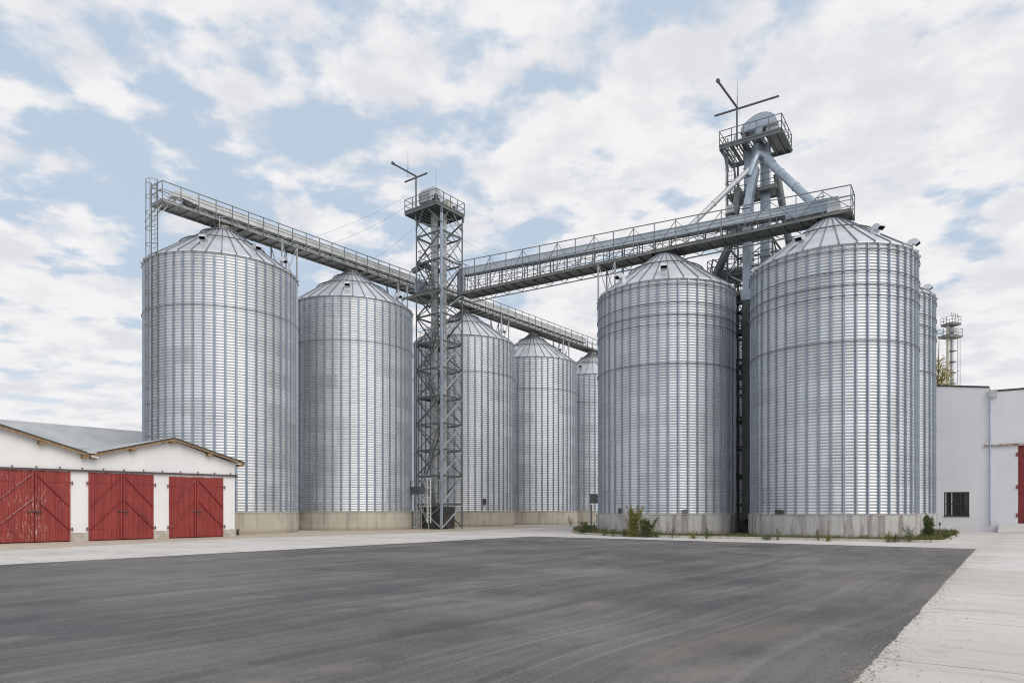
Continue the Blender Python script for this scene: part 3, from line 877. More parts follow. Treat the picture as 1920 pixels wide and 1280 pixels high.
# drive end of the barn-side bridge: hopper hood, motor and chute
mb = MB()
mb.extrude([(0.9, -.36, 1.02), (1.3, -.36, 1.30), (2.3, -.36, 1.26), (2.75, -.36, 1.05), (2.75, -.36, .72), (1.6, -.36, .86), (0.9, -.36, .78)], (0, .72, 0))
mb.build('drive_hood', M['conveyor'], bl)
mb = MB(); mb.extrude([(1.75, -.24, .66), (2.45, -.24, .66), (2.35, -.24, .30), (1.95, -.24, .26)], (0, .48, 0)); mb.tube((1.8, -.3, .55), (1.8, -.62, .55), .17, 14); mb.build('drive_motor', M['dark_part'], bl)
mb = MB()
for a, b in (((1.0, .24), (1.35, .8)), ((1.35, .8), (1.75, .24)), ((2.45, .24), (2.7, .74)), ((2.7, .74), (3.2, .24))):
    for y in (-.3, .3): mb.bar((a[0], y, a[1]), (b[0], y, b[1]), .05)
mb.build('drive_stand', M['light_steel'], bl)
mb = MB()
for y in (-.5, .5): mb.bar((.25, y, 0.05), (-.62, y * .66, -1.35), .055); mb.bar((.6, y, 0.05), (-.60, y * .66, -1.8), .055)
mb.build('end_brace', M['light_steel'], bl)
mb = MB(); mb.path([(4.0, -.82, .3), (4.0, -.85, -.3), (4.05, -.85, -.75), (4.0, -.85, -1.0), (4.25, -.86, -1.35)], .022, 6); mb.box(3.92, 4.08, -.92, -.8, -.85, -.65); mb.box(4.2, 4.33, -.92, -.8, -1.45, -1.32); mb.build('hanging_cable', M['light_steel'], bl)
# head of the long bridge over the nearest silo
mb = MB(); x0 = 25.9; mb.box(x0, x0 + 2.45, -.34, .34, .50, 1.16); mb.box(x0 + .01, x0 + 2.44, -.38, .38, 1.163, 1.20); mb.box(x0 + 1.2, x0 + 1.24, -.37, .37, .47, 1.15); mb.build('drive_hood', M['blue_steel'], b3)
mb = MB(); mb.box(x0 + 2.5, x0 + 3.25, -.62, .30, .28, .62); mb.tube((x0 + 2.75, -.2, .80), (x0 + 3.2, -.2, .80), .16, 14); mb.build('drive_motor', M['zinc'], b3)
mb = MB(); mb.tube((x0 + 1.9, -.1, 1.2), (x0 + 1.9, -.1, 1.52), .03, 6); mb.bar((x0 + 1.75, -.1, 1.54), (x0 + 2.3, -.1, 1.54), .05, .05); mb.build('hoist_hook', M['dark_pipe'], b3)
mb = MB(); mb.box(x0 - 12.2, x0 - 10.9, -.30, -.278, 1.0, 1.2); mb.build('casing_slot', M['dark_part'], b3)

# ------------------------------------------------------------------ the lattice elevator tower (left)
TA, TB = 2.72, 3.01
TF = Vector((-5.87, 57.8, 0)); TC = TF + Vector((.6, .8, 0)) * TA / 2 + Vector((-.8, .6, 0)) * TB / 2
tw = thing('elevator_tower', 'grey steel lattice elevator tower with a railed platform, between the tall silos', 'tower', TC, math.atan2(.8, .6))
hx, hy = TA / 2, TB / 2
cols = [(-hx, -hy), (hx, -hy), (hx, hy), (-hx, hy)]
ZT = 26.5
for x, y in cols:
    mb = MB(); sx_, sy_ = (1 if x < 0 else -1), (1 if y < 0 else -1)
    mb.box(min(x, x + sx_ * .16), max(x, x + sx_ * .16), min(y, y + sy_ * .02), max(y, y + sy_ * .02), -.02, ZT)
    mb.box(min(x, x + sx_ * .02), max(x, x + sx_ * .02), min(y + sy_ * .022, y + sy_ * .16), max(y + sy_ * .022, y + sy_ * .16), -.02, ZT)
    mb.box(x - .14 + sx_ * .07, x + .14 + sx_ * .07, y - .14 + sy_ * .07, y + .14 + sy_ * .07, -.04, -.021)
    mb.build('column', M['blue_steel'] if (x < 0 and y < 0) else M['tower_steel'], tw)
LV = [2.1, 4.5, 6.7, 8.9, 11.2, 13.56, 15.8, 18.1, 20.15, 22.7, 25.0]
for z in LV:
    mb = MB()
    mb.chan((-hx + .17, -hy + .05, z), (hx - .17, -hy + .05, z), .09, .14, .014); mb.chan((-hx + .17, hy - .05, z), (hx - .17, hy - .05, z), .09, .14, .014)
    mb.chan((-hx + .05, -hy + .17, z), (-hx + .05, hy - .17, z), .09, .14, .014); mb.chan((hx - .05, -hy + .17, z), (hx - .05, hy - .17, z), .09, .14, .014)
    mb.bar((-hx + .1, -.35, z), (hx - .1, -.35, z), .06, .10)
    mb.build('ring_beam', M['tower_steel'], tw)
zs = [0.05] + LV + [26.4]
for i in range(len(zs) - 1):
    a, b = zs[i] + .07, zs[i + 1] - .07
    # right-hand face: one strong diagonal per bay; barn-side face: crossed ties
    mb = MB()
    if i % 1 == 0: mb.angle((-hx + .1, -hy + .03, a), (hx - .1, -hy + .03, b), .10, .014)
    mb.build('brace', M['light_steel'], tw)
    if i not in (0, 1):
        mb = MB(); e = i % 2
        mb.angle((-hx + .03, -hy + .1, a if e else b), (-hx + .03, hy - .1, b if e else a), .09, .014)
        mb.build('brace', M['tower_steel'], tw)
        mb = MB(); mb.bar((-hx + .09, -hy + .1, b if e else a), (-hx + .09, hy - .1, a if e else b), .045); mb.build('brace', M['tower_steel'], tw)
    else:
        mb = MB(); mb.bar((-hx + .05, -hy + .1, a), (-hx + .05, hy - .1, b), .08); mb.bar((-hx + .13, -hy + .1, b), (-hx + .13, hy - .1, a), .05); mb.build('brace', M['light_steel'], tw)
    mb = MB(); e = (i + 1) % 2
    mb.angle((hx - .03, -hy + .1, a if e else b), (hx - .03, hy - .1, b if e else a), .09, .014); mb.bar((-hx + .1, hy - .04, b), (hx - .1, hy - .04, a), .08)
    mb.build('brace', M['tower_steel'], tw)
for i in range(2, len(zs) - 1):
    a, b = zs[i] + .07, zs[i + 1] - .07; m2 = (a + b) / 2
    mb = MB(); mb.bar((-hx + .12, -hy + .10, b), (hx - .12, -hy + .10, a), .04); mb.build('brace', M['tower_steel'], tw)
    mb = MB(); mb.bar((-hx + .12, -hy + .06, m2), (0, -hy + .06, b), .05); mb.bar((0, -hy + .06, b), (hx - .12, -hy + .06, m2), .05); mb.build('brace', M['tower_steel'], tw)
    mb = MB(); mb.bar((-hx + .1, hy - .1, a), (hx - .1, hy - .1, b), .06); mb.build('brace', M['tower_steel'], tw)
    mb = MB(); mb.bar((hx - .1, -hy + .1, b if (i + 1) % 2 else a), (hx - .1, hy - .1, a if (i + 1) % 2 else b), .05); mb.build('brace', M['tower_steel'], tw)
# steep stair flights zigzagging up the inside
for i, z in enumerate((4.5, 8.9, 13.56, 18.1, 22.77)):
    mb = MB(); zb_, e = (z - 4.3, 1 if i % 2 else -1)
    for k in (-.2, .2): mb.bar((-hx + .55 + k, e * .9, zb_ + .1), (-hx + .55 + k, -e * .9, z), .04, .12)
    for k in range(14):
        q = (k + .5) / 14; mb.box(-hx + .36, -hx + .74, e * .9 * (1 - 2 * q) - .09, e * .9 * (1 - 2 * q) + .09, zb_ + .1 + (z - zb_ - .1) * q - .015, zb_ + .1 + (z - zb_ - .1) * q + .015)
    mb.build('stair_flight', M['dark_deck'], tw)
# elevator legs (two casings side by side) with flanges
for nm, x0_, y0_, w_, d_, m_ in (('elevator_leg', -.25, .36, .20, .20, M['duct']), ('elevator_leg', .20, -.28, .20, .20, M['duct'])):
    mb = MB(); mb.box(x0_ - w_, x0_ + w_, y0_ - d_ / 2 - .1, y0_ + d_ / 2 + .1, .9, 27.6)
    z = 2.2
    while z < 27:
        mb.box(x0_ - w_ - .05, x0_ + w_ + .05, y0_ - d_ / 2 - .15, y0_ + d_ / 2 + .15, z, z + .05); z += 2.45
    mb.build(nm, m_, tw)
mb = MB(); mb.box(-1.05, .9, -.95, 1.3, .05, 1.9); mb.extrude([(-.95, .96, .95), (.5, .96, .95), (.1, .6, 2.0), (-.7, .6, 2.0)], (0, .2, 0)); mb.box(-.62, -.1, -1.1, -.96, .2, 1.2)
mb.build('boot_casing', M['dark_part'], tw)  # boot enlarged and darkened to stand in for shade between the silos
# landings with rails
for z in (11.27, 15.87, 20.22, 22.77):
    mb = MB()
    mb.box(-hx + .12, -.92, -hy + .2, hy - .12, z, z + .05); mb.box(-.91, hx - .12, .75, hy - .12, z, z + .05)
    for k in range(9): mb.bar((-hx + .15, -hy + .3 + k * .3, z - .03), (-.95, -hy + .3 + k * .3, z - .03), .03, .05)
    mb.build('landing', M['dark_deck'], tw)
    mb = MB()
    for q in (.55, 1.05):
        mb.bar((-hx + .14, -hy + .2, z + q), (-hx + .14, hy - .15, z + q), .035); mb.bar((-hx + .14, hy - .15, z + q), (hx - .15, hy - .15, z + q), .035)
        mb.bar((hx - .15, hy - .15, z + q), (hx - .15, -.1, z + q), .035)
    for k in range(5): mb.bar((-hx + .14, -hy + .3 + k * .58, z + .05), (-hx + .14, -hy + .3 + k * .58, z + 1.05), .035)
    for k in range(4): mb.bar((hx - .15, -.1 + k * .48, z + .05), (hx - .15, -.1 + k * .48, z + 1.05), .035)
    mb.build('landing_rail', M['tower_steel'], tw)
# top platform
X0, X1, Y0, Y1 = -1.77, 1.78, -1.29, 2.41
mb = MB(); zt = 27.15
for y in (Y0, Y1): mb.chan((X0, y, zt), (X1, y, zt), .10, .26, .02)
for x in (X0, X1): mb.chan((x, Y0 + .06, zt), (x, Y1 - .06, zt), .10, .26, .02)
for k in range(8): mb.bar((X0 + .06, Y0 + .3 + k * .45, zt - .02), (X1 - .06, Y0 + .3 + k * .45, zt - .02), .07, .16)
for x, y in cols: mb.bar((x, y, 26.45), (x, y, 27.05), .14)
for a, b in (((-hx, -hy, 25.6), (-.2, Y0 + .1, 27.0)), ((hx, -hy, 25.6), (.4, Y0 + .1, 27.0)), ((-hx, -hy, 25.6), (X0 + .1, -.2, 27.0)), ((-hx, hy, 25.6), (X0 + .1, .3, 27.0))): mb.bar(a, b, .08)
mb.build('platform_frame', M['tower_steel'], tw)
mb = MB(); mb.box(X0 + .06, X1 - .06, Y0 + .06, Y1 - .06, zt + .07, zt + .11); mb.build('platform_floor', M['dark_deck'], tw)


def railing(parent, x0, x1, y0, y1, z, h=1.05, m=None, nx=4, ny=4, gap=None):
    m = m or M['tower_steel']
    mb = MB()
    for q in (h * .52, h):
        mb.bar((x0, y0, z + q), (x1, y0, z + q), .042); mb.bar((x0, y1, z + q), (x1, y1, z + q), .042)
        mb.bar((x0, y0, z + q), (x0, y1, z + q), .042); mb.bar((x1, y0, z + q), (x1, y1, z + q), .042)
    for y in (y0, y1): mb.box(x0, x1, y - .006, y + .006, z, z + .12)
    for x in (x0, x1): mb.box(x - .006, x + .006, y0 + .01, y1 - .01, z, z + .12)
    rl_ = mb.build('guard_rail', m, parent)
    pts = set()
    for i in range(nx + 1): pts |= {(x0 + (x1 - x0) * i / nx, y0), (x0 + (x1 - x0) * i / nx, y1)}
    for i in range(ny + 1): pts |= {(x0, y0 + (y1 - y0) * i / ny), (x1, y0 + (y1 - y0) * i / ny)}
    for x, y in sorted(pts):
        pb = MB(); pb.bar((x, y, z - .1), (x, y, z + h + .01), .05); pb.build('post', m, rl_)


railing(tw, X0, X1, Y0, Y1, 27.28, 1.05)
# head: half-round pulley hood on a box, motor beside it
mb = MB(); pts = []
for i in range(13):
    a = R(180 - i * 15); pts.append((-.35 + .80 * math.cos(a), -.62, 28.35 + .80 * math.sin(a)))
pts += [(.45, -.62, 27.75), (-1.15, -.62, 27.75)]
mb.extrude(pts, (0, 1.25, 0)); mb.box(-1.2, -1.16, -.66, .67, 28.3, 28.4); mb.box(-.95, .3, -.5, .5, 27.3, 27.75)
hd = mb.build('head_casing', M['light_steel'], tw); hd.location = (-.30, .42, 0)
mb = MB(); mb.tube((-.35, -.64, 28.35), (-.35, -.70, 28.35), .22, 16); mb.build('bearing', M['dark_part'], hd)
mb = MB(); mb.box(.55, 1.15, -1.2, -.2, 27.28, 28.3); mb.build('gearbox', M['collar'], tw).location = (-.30, .42, 0)
mb = MB(); mb.tube((1.2, -.8, 28.0), (1.75, -.8, 28.0), .2, 14); mb.box(.6, 1.7, -1.0, -.6, 27.75, 27.85); mb.box(-1.0, -.6, -1.3, -.75, 27.3, 27.9); mb.build('drive_motor', M['dark_part'], tw).location = (-.30, .42, 0)


def to_local(o_loc, rz, p):
    return Matrix.Rotation(-rz, 3, 'Z') @ (Vector(p) - Vector(o_loc))


def hoist_mast(parent, oloc, rz, base, ztop, arm_dir, a0, a1, arm2_dir, a2, rod, m):
    """post with crossed horizontal beams"""
    L_ = lambda p: to_local(oloc, rz, p)
    b = Vector(base)
    mb = MB(); mb.tube(L_(b), L_((b.x, b.y, ztop)), .07, 10)
    mast = mb.build('hoist_mast', M['tower_steel'], parent)
    t_ = Vector((b.x, b.y, ztop)); ad = Vector(arm_dir).normalized(); ad2 = Vector(arm2_dir).normalized()
    mb = MB(); mb.tube(L_(t_ - ad * a0), L_(t_ + ad * a1), .075, 8); mb.build('hoist_beam', m, mast)
    up = Vector((0, 0, .12))
    mb = MB(); mb.tube(L_(t_ + up), L_(t_ + up + ad2 * a2), .075, 8); mb.tube(L_(t_ + up + ad2 * (a2 - .05) + Vector((0, 0, .03))), L_(t_ + up + ad2 * (a2 + .12) + Vector((0, 0, .03))), .13, 10); mb.build('hoist_beam', m, mast)
    for p, z0, z1 in rod:
        mb = MB(); q = Vector(p); mb.tube(L_((q.x, q.y, z0)), L_((q.x, q.y, z0 + (z1 - z0) * .4)), .03, 6); mb.tube(L_((q.x, q.y, z0 + (z1 - z0) * .4)), L_((q.x, q.y, z1)), .018, 6, .008)
        mb.build('lightning_rod', M['tower_steel'], mast)


trz = math.atan2(.8, .6)
hoist_mast(tw, TC, trz, (-8.2, 59.25, 27.2), 30.0, V, 1.35, 1.3, -U, 2.65, [((-8.75, 58.3), 29.6, 32.0), ], M['dark_pipe'])
mb = MB(); q = to_local(TC, trz, (-6.5, 59.2, 0)); mb.tube((q.x, q.y, 28.9), (q.x, q.y, 31.0), .02, 6, .008); mb.build('lightning_rod', M['tower_steel'], tw)
# feed box and cross link from the tower to the barn-side bridge
mb = MB(); mb.bar((-.3, hy - .4, 23.0), (-.3, hy + 1.4, 22.7), .36, .36)
mb.build('transfer_chute', M['tower_steel'], tw)
mb = MB()
for x in (-hx - .1, hx + .1): mb.chan((x, -hy, 19.98), (x, hy + 1.6, 19.98), .1, .2, .016)
mb.box(-hx + .18, hx - .18, hy + .05, hy + 1.6, 20.09, 20.13)
mb.build('link_walkway', M['dark_deck'], tw)
mb = MB(); mb.box(-hx - .1, hx - 1.3, hy - .02, hy + .02, 20.3, 21.5); mb.box(hx + .03, hx + .45, -hy + .1, -hy + .7, 20.1, 22.5); mb.build('side_panel', M['blue_steel'], tw)
caged_ladder(tw, (hx - .5, hy - .35, 0), (0, -1, 0), 2.2, 26.9, 4.6, w=.2, cage=.3, hoop=1.2, m=M['tower_steel'])
# foot: doghouse landing, white ladder and dark boot frame
mb = MB(); mb.box(-hx - .35, -hx + .3, -.2, hy + .9, 3.05, 3.6); mb.box(-hx - .5, -hx + .35, -hy + .2, hy + 1.0, 2.98, 3.045)
mb.build('service_box', M['tower_steel'], tw)
mb = MB()
for q in (.55, 1.0): mb.bar((-hx - .45, -.6, 3.05 + q), (-hx - .45, hy + .95, 3.05 + q), .035)
for k in range(5): mb.bar((-hx - .45, -.6 + k * .75, 3.05), (-hx - .45, -.6 + k * .75, 4.05), .035)
mb.build('landing_rail', M['tower_steel'], tw)
caged_ladder(tw, (-hx - .52, -.55, 0), (-1, 0, 0), 0.55, 4.3, 1.2, w=.2, cage=.3, hoop=.8, m=M['white_paint'])
mb = MB()
for y in (-.3, .55, 1.1): mb.bar((-hx - .3, y, 0), (-hx - .3, y, 2.97), .07)
mb.bar((-hx - .3, -.3, .4), (-hx - .3, 1.1, 2.7), .05); mb.bar((-hx - .3, 1.1, .4), (-hx - .3, -.3, 2.7), .05)
mb.build('landing_leg', M['duct'], tw)

# ------------------------------------------------------------------ the right-hand elevator tower
RC = Vector((17.6, 49.8, 0)); rrz = math.atan2(dirR.y, dirR.x)         # local x along the long bridge, y away from the camera
rt_ = thing('elevator_tower', 'tall elevator tower with spouts fanning from its head, rising among the ringed silos', 'tower', RC, rrz)
for x, y in ((-.55, -.05), (.62, -.15)):
    mb = MB(); mb.box(x - .30, x + .30, y - .24, y + .24, .6, 27.6)
    z = 2.0
    while z < 27: mb.box(x - .35, x + .35, y - .29, y + .29, z, z + .05); z += 2.2
    mb.build('elevator_leg', M['blue_steel'], rt_)
mb = MB(); mb.box(-1.2, 1.2, -.8, .8, 0, .9); mb.build('boot_casing', M['dark_deck'], rt_)
fr = [(-1.75, -1.3), (1.35, -1.3), (1.35, 1.5), (-1.75, 1.5)]
for i, (x, y) in enumerate(fr):
    mb = MB(); mb.bar((x, y, 0), (x, y, 27.4 if x < 0 else 20.5), .12, .12); mb.build('column', M['tower_steel'], rt_)
z = 2.0; lev = []
while z < 20.6: lev.append(z); z += 2.05
for z in lev:
    mb = MB()
    for i in range(4):
        a, b = fr[i], fr[(i + 1) % 4]; mb.chan((a[0], a[1], z), (b[0], b[1], z), .09, .14, .014)
    mb.build('ring_beam', M['tower_steel'], rt_)
for i in range(len(lev) - 1):
    for j in range(4):
        a, b = fr[j], fr[(j + 1) % 4]; e = (i + j) % 2
        mb = MB(); mb.angle((a[0], a[1], lev[i + e] + .02), (b[0], b[1], lev[i + 1 - e] - .02), .09, .014); mb.build('brace', M['tower_steel'] if j else M['light_steel'], rt_)
# landings
for z, x0_, x1_, y0_, y1_ in ((11.0, -1.75, 1.35, -1.3, -.5), (14.2, -1.75, 1.35, -1.3, -.5), (17.0, -3.0, 1.35, -1.2, 1.4), (18.75, -3.3, 1.5, -.9, 1.5), (24.15, -1.85, 1.5, -.95, .75), (21.9, -1.85, -.3, -1.2, -.45)):
    mb = MB(); mb.box(x0_, x1_, y0_, y1_, z, z + .06)
    for k in range(int((x1_ - x0_) / .5)): mb.bar((x0_ + .2 + k * .5, y0_, z - .05), (x0_ + .2 + k * .5, y1_, z - .05), .05, .09)
    mb.bar((x0_, y0_, z), (x1_, y0_, z), .06, .16); mb.bar((x0_, y1_, z), (x1_, y1_, z), .06, .16)
    mb.build('landing', M['dark_deck'], rt_)
    railing(rt_, x0_, x1_, y0_, y1_, z + .07, 1.0, nx=4, ny=2)
for y in (-.9, 1.5):
    mb = MB(); mb.bar((-3.25, y, 16.4), (-3.25, y, 18.7), .10); mb.bar((-3.2, y, 16.5), (-1.8, y, 18.7), .08); mb.bar((-1.8, y, 16.9), (-3.2, y, 18.6), .06)
    mb.bar((-3.45, y, 17.3), (-2.9, y, 19.9), .09); mb.bar((-2.9, y, 19.9), (-1.75, y, 18.9), .08); mb.bar((-1.75, y, 18.7), (-.4, y, 17.1), .1); mb.bar((-.4, y, 18.7), (-1.6, y, 17.1), .1)
    mb.build('landing_strut', M['tower_steel'], rt_)
# top platform (longer along the bridge)
PX0, PX1, PY0, PY1 = -2.18, 2.05, -1.75, 1.45; pz = 27.45
mb = MB()
for y in (PY0, PY1): mb.chan((PX0, y, pz), (PX1, y, pz), .1, .24, .02)
for x in (PX0, PX1): mb.chan((x, PY0 + .06, pz), (x, PY1 - .06, pz), .1, .24, .02)
for k in range(9): mb.bar((PX0 + .3 + k * .5, PY0 + .06, pz - .02), (PX0 + .3 + k * .5, PY1 - .06, pz - .02), .07, .14)
mb.bar((PX0 + .2, PY0 + .3, pz - .15), (-1.75, -1.1, pz - 1.5), .12); mb.bar((PX0 + .2, PY1 - .3, pz - .15), (-1.75, 1.2, pz - 1.5), .12)
mb.build('platform_frame', M['tower_steel'], rt_)
mb = MB(); mb.box(.95, PX1 - .06, PY0 + .06, PY1 - .06, pz + .06, pz + .10)
for k in range(17): mb.box(PX0 + .06 + k * .19, PX0 + .12 + k * .19, PY0 + .06, PY1 - .06, pz + .05, pz + .09)
mb.build('platform_floor', M['dark_deck'], rt_)
railing(rt_, PX0, PX1, PY0, PY1, pz + .12, 1.05, nx=5, ny=3)
mb = MB(); pts = []
for x, z in ((-.85, 28.42), (-.85, 28.72), (-.62, 28.98), (-.30, 29.20), (.05, 29.36), (.45, 29.44), (.85, 29.40), (1.2, 29.24), (1.45, 29.02), (1.55, 28.78), (1.55, 28.42)): pts.append((x, -1.15, z))
mb.extrude(pts, (0, 1.1, 0)); mb.box(-.88, 1.58, -1.2, 0, 28.34, 28.418)
for x in (-.3, .35, 1.0): mb.box(x - .02, x + .02, -1.18, -1.153, 28.42, 29.0)
hd = mb.build('head_casing', M['blue_steel'], rt_)
mb = MB(); mb.box(-.8, -.5, -1.1, -.1, 27.6, 28.41); mb.box(.15, .55, -1.0, -.1, 27.6, 28.41); mb.box(1.2, 1.5, -1.1, -.1, 27.6, 28.41); mb.build('head_stand', M['dark_deck'], rt_)
mb = MB(); mb.tube((1.05, -1.4, 28.2), (1.75, -1.4, 28.2), .2, 14); mb.box(1.0, 1.75, -1.6, -1.2, 27.6, 27.98); mb.build('drive_motor', M['light_steel'], rt_)
mb = MB(); mb.box(.2, .7, -1.4, -1.2, 27.75, 28.3); mb.build('control_box', M['blue_steel'], rt_)
hoist_mast(rt_, RC, rrz, (16.0, 49.3, 27.4), 30.1, dirR, 1.6, 2.85, -U, 3.7, [((16.02, 49.3), 30.1, 32.3)], M['dark_pipe'])
caged_ladder(rt_, (-1.55, -1.05, 0), (0, -1, 0), 14.0, 28.3, 15.5, w=.22, cage=.38, hoop=1.1, m=M['tower_steel'])


def local_r(p): return to_local(RC, rrz, p)


def spout(a, b, r, m, flare=None):
    a, b = local_r(a), local_r(b); mb = MB(); mb.tube(a, b, r, 16)
    d = (b - a)
    for q in (.32, .64): c = a + d * q; e = d.normalized() * .04; mb.tube(c - e, c + e, r + .03, 16)
    return mb.build('spout', m, rt_)


spout((17.25, 48.7, 26.1), (12.3, 48.25, 21.25), .19, M['duct'])
spout((17.75, 48.3, 26.0), (19.1, 43.85, 20.95), .27, M['blue_steel'])
spout((18.6, 48.7, 25.2), (20.6, 50.2, 17.9), .25, M['tower_steel'])
mb = MB()                                         # distributor and its bends
mb.tube(local_r((17.3, 49.0, 27.3)), local_r((17.35, 48.75, 26.2)), .30, 16, .27)
mb.path([local_r(p) for p in ((17.45, 48.9, 26.9), (17.2, 48.55, 26.55), (16.9, 48.5, 25.9), (16.6, 48.6, 25.0))], .23, 12)
mb.path([local_r(p) for p in ((17.4, 48.7, 26.6), (17.75, 48.3, 26.2), (17.95, 47.7, 25.4))], .26, 12)
mb.build('distributor', M['blue_steel'], rt_)
mb = MB()                                         # square chute that leans off the head and drops straight down
def lr(p): return local_r(p)
mb.bar(lr((17.1, 48.7, 25.6)), lr((16.45, 48.5, 22.6)), .55, .5); mb.bar(lr((16.45, 48.5, 22.55)), lr((16.45, 48.5, 16.9)), .55, .5)
mb.bar(lr((16.45, 48.5, 16.88)), lr((16.45, 48.5, 16.2)), .75, .7); mb.build('drop_chute', M['blue_steel'], rt_)
mb = MB(); mb.bar(lr((16.45, 48.5, 16.18)), lr((16.45, 48.5, 1.0)), .62, .55)
for k in range(8): mb.bar(lr((16.45, 48.5, 14.6 - k * 1.7)), lr((16.45, 48.5, 14.54 - k * 1.7)), .70, .63)
mb.build('lower_chute', M['tower_steel'], rt_)
mb = MB()
mb.bar(lr((16.0, 49.0, 24.3)), lr((15.6, 49.0, 20.8)), .42, .4); mb.bar(lr((15.6, 49.0, 20.8)), lr((14.6, 50.4, 18.2)), .42, .4); mb.bar(lr((17.0, 49.3, 23.6)), lr((15.9, 49.4, 20.4)), .34, .3)
mb.build('lean_chute', M['tower_steel'], rt_)
mb = MB(); mb.path([lr(p) for p in ((15.5, 49.2, 22.6), (15.45, 48.8, 22.3), (15.8, 48.7, 21.7), (16.1, 48.8, 21.6))], .10, 8); mb.box(*(sum(([lr((15.4, 48.8, 22.7))[i] - .25, lr((15.4, 48.8, 22.7))[i] + .25] for i in range(3)), []))); mb.build('lamp_arm', M['light_steel'], rt_)
mb = MB()
for k in range(12): mb.bar((1.2, -.2, 9 + k * .9), (1.2, .3, 9 + k * .9), .05)
for y in (-.2, .3): mb.bar((1.2, y, 8), (1.2, y, 20), .05)
mb.build('rung_ladder', M['tower_steel'], rt_)

# ------------------------------------------------------------------ white barn with red doors
BC = Vector((-17.0, 42.5, 0)); bd = Vector((-.6225, -.7826, 0)); bn = Vector((-.7826, .6225, 0))   # along the front (towards the left), into the building
brz = math.atan2(bd.y, bd.x)                 # local x along the front leftwards; local y = -bn?  set below
barn = thing('barn', 'white plastered barn with three red plank double doors', 'barn', BC, brz)
YS = 1.0 if (Matrix.Rotation(-brz, 3, 'Z') @ bn).y > 0 else -1.0    # sign that points into the barn


def bf(px, py):
    """photo pixel -> (t along the front, height) on the barn's front wall"""
    tx = (px - 960) / F
    t = (BC.x - tx * BC.y) / (tx * bd.y - bd.x)
    Y = BC.y + bd.y * t
    return t, EYE + (H0 - py) * Y / F


D_IN = YS
val_t, val_z = 8.17, 4.55; pk_t, pk_z = 3.88, 5.72; ev_t, ev_z = -.05, 4.58; pk2_t, pk2_z = 12.45, 5.80; ev2_t = 16.7
# front wall with gables (thickness into the barn)
mb = MB()
pts = [(0, 0, 0.45), (ev2_t, 0, .45), (ev2_t, 0, 4.5), (pk2_t, 0, pk2_z - .12), (val_t, 0, val_z - .10), (pk_t, 0, pk_z - .12), (0, 0, ev_z - .12)]
mb.extrude(pts, (0, D_IN * .4, 0))
DEP = 13.5
mb.box(0, .35, min(D_IN * .402, D_IN * DEP), max(D_IN * .402, D_IN * DEP), .45, ev_z - .12)
mb.box(ev2_t - .35, ev2_t, min(D_IN * .402, D_IN * DEP), max(D_IN * .402, D_IN * DEP), .45, 4.4)
mb.build('wall', M['plaster'], barn)
# concrete base strip, interrupted by the doors
doors_px = [((-22, 878), (131.5, 884), (-22, 1020), (131.5, 1015.5), 63), ((165.5, 885), (287.5, 889.5), (165, 1014.5), (288.5, 1010.5), 229), ((316.5, 892.3), (418, 895.6), (315.5, 1009.5), (418, 1006), 367.5)]
door_t = [(bf(q[1][0], 900)[0], bf(q[0][0], 900)[0]) for q in doors_px]      # right, left
mb = MB(); edges = [-.03] + [x for q in sorted(door_t) for x in q] + [ev2_t]
for i in range(2, len(edges), 2): MB().box(edges[i], edges[i + 1], min(-D_IN * .03, D_IN * .38), max(-D_IN * .03, D_IN * .38), -.02, .45).build('base_strip', M['base_strip'], barn)
mb.box(edges[0], edges[1], min(-D_IN * .03, D_IN * .381), max(-D_IN * .03, D_IN * .381), -.02, .45)
mb.box(-.03, .35, min(D_IN * .381, D_IN * DEP), max(D_IN * .381, D_IN * DEP), -.02, .449)
mb.build('base_strip', M['base_strip'], barn)


def roof_slab(name, t0, z0, t1, z1, y0, y1, rise=0.0, th=.10, m=None, parent=None):
    mb = MB(); a = D_IN * y0; b = D_IN * y1
    vs = [(t0, a, z0), (t1, a, z1), (t1, b, z1 + rise), (t0, b, z0 + rise)]
    vs = vs + [(x, y, z - th) for x, y, z in vs]
    mb.add(vs, [(0, 1, 2, 3), (7, 6, 5, 4), (0, 4, 5, 1), (1, 5, 6, 2), (2, 6, 7, 3), (3, 7, 4, 0)])
    return mb.build(name, m or M['barn_roof'], parent or barn)


roofs = [('roof', pk_t, pk_z, val_t - .02, val_z), ('roof', pk_t - .002, pk_z, ev_t - .42, ev_z - .03), ('roof', pk2_t, pk2_z, val_t + .02, val_z), ('roof', pk2_t + .002, pk2_z, ev2_t + .4, 4.5)]
for nm, a, za, b, zb_ in roofs:
    ro = roof_slab(nm, a, za, b, zb_, -.36, 15.0, th=.045)
    # dark sheet edge and timber barge board along the front
    mb = MB(); mb.bar((a, -D_IN * .375, za - .03), (b, -D_IN * .375, zb_ - .03), .028, .07); mb.build('roof_edge', M['roof_edge'], ro)
    mb = MB(); mb.bar((a, -D_IN * .345, za - .125), (b, -D_IN * .345, zb_ - .125), .04, .10); mb.build('barge_board', M['wood'], ro)
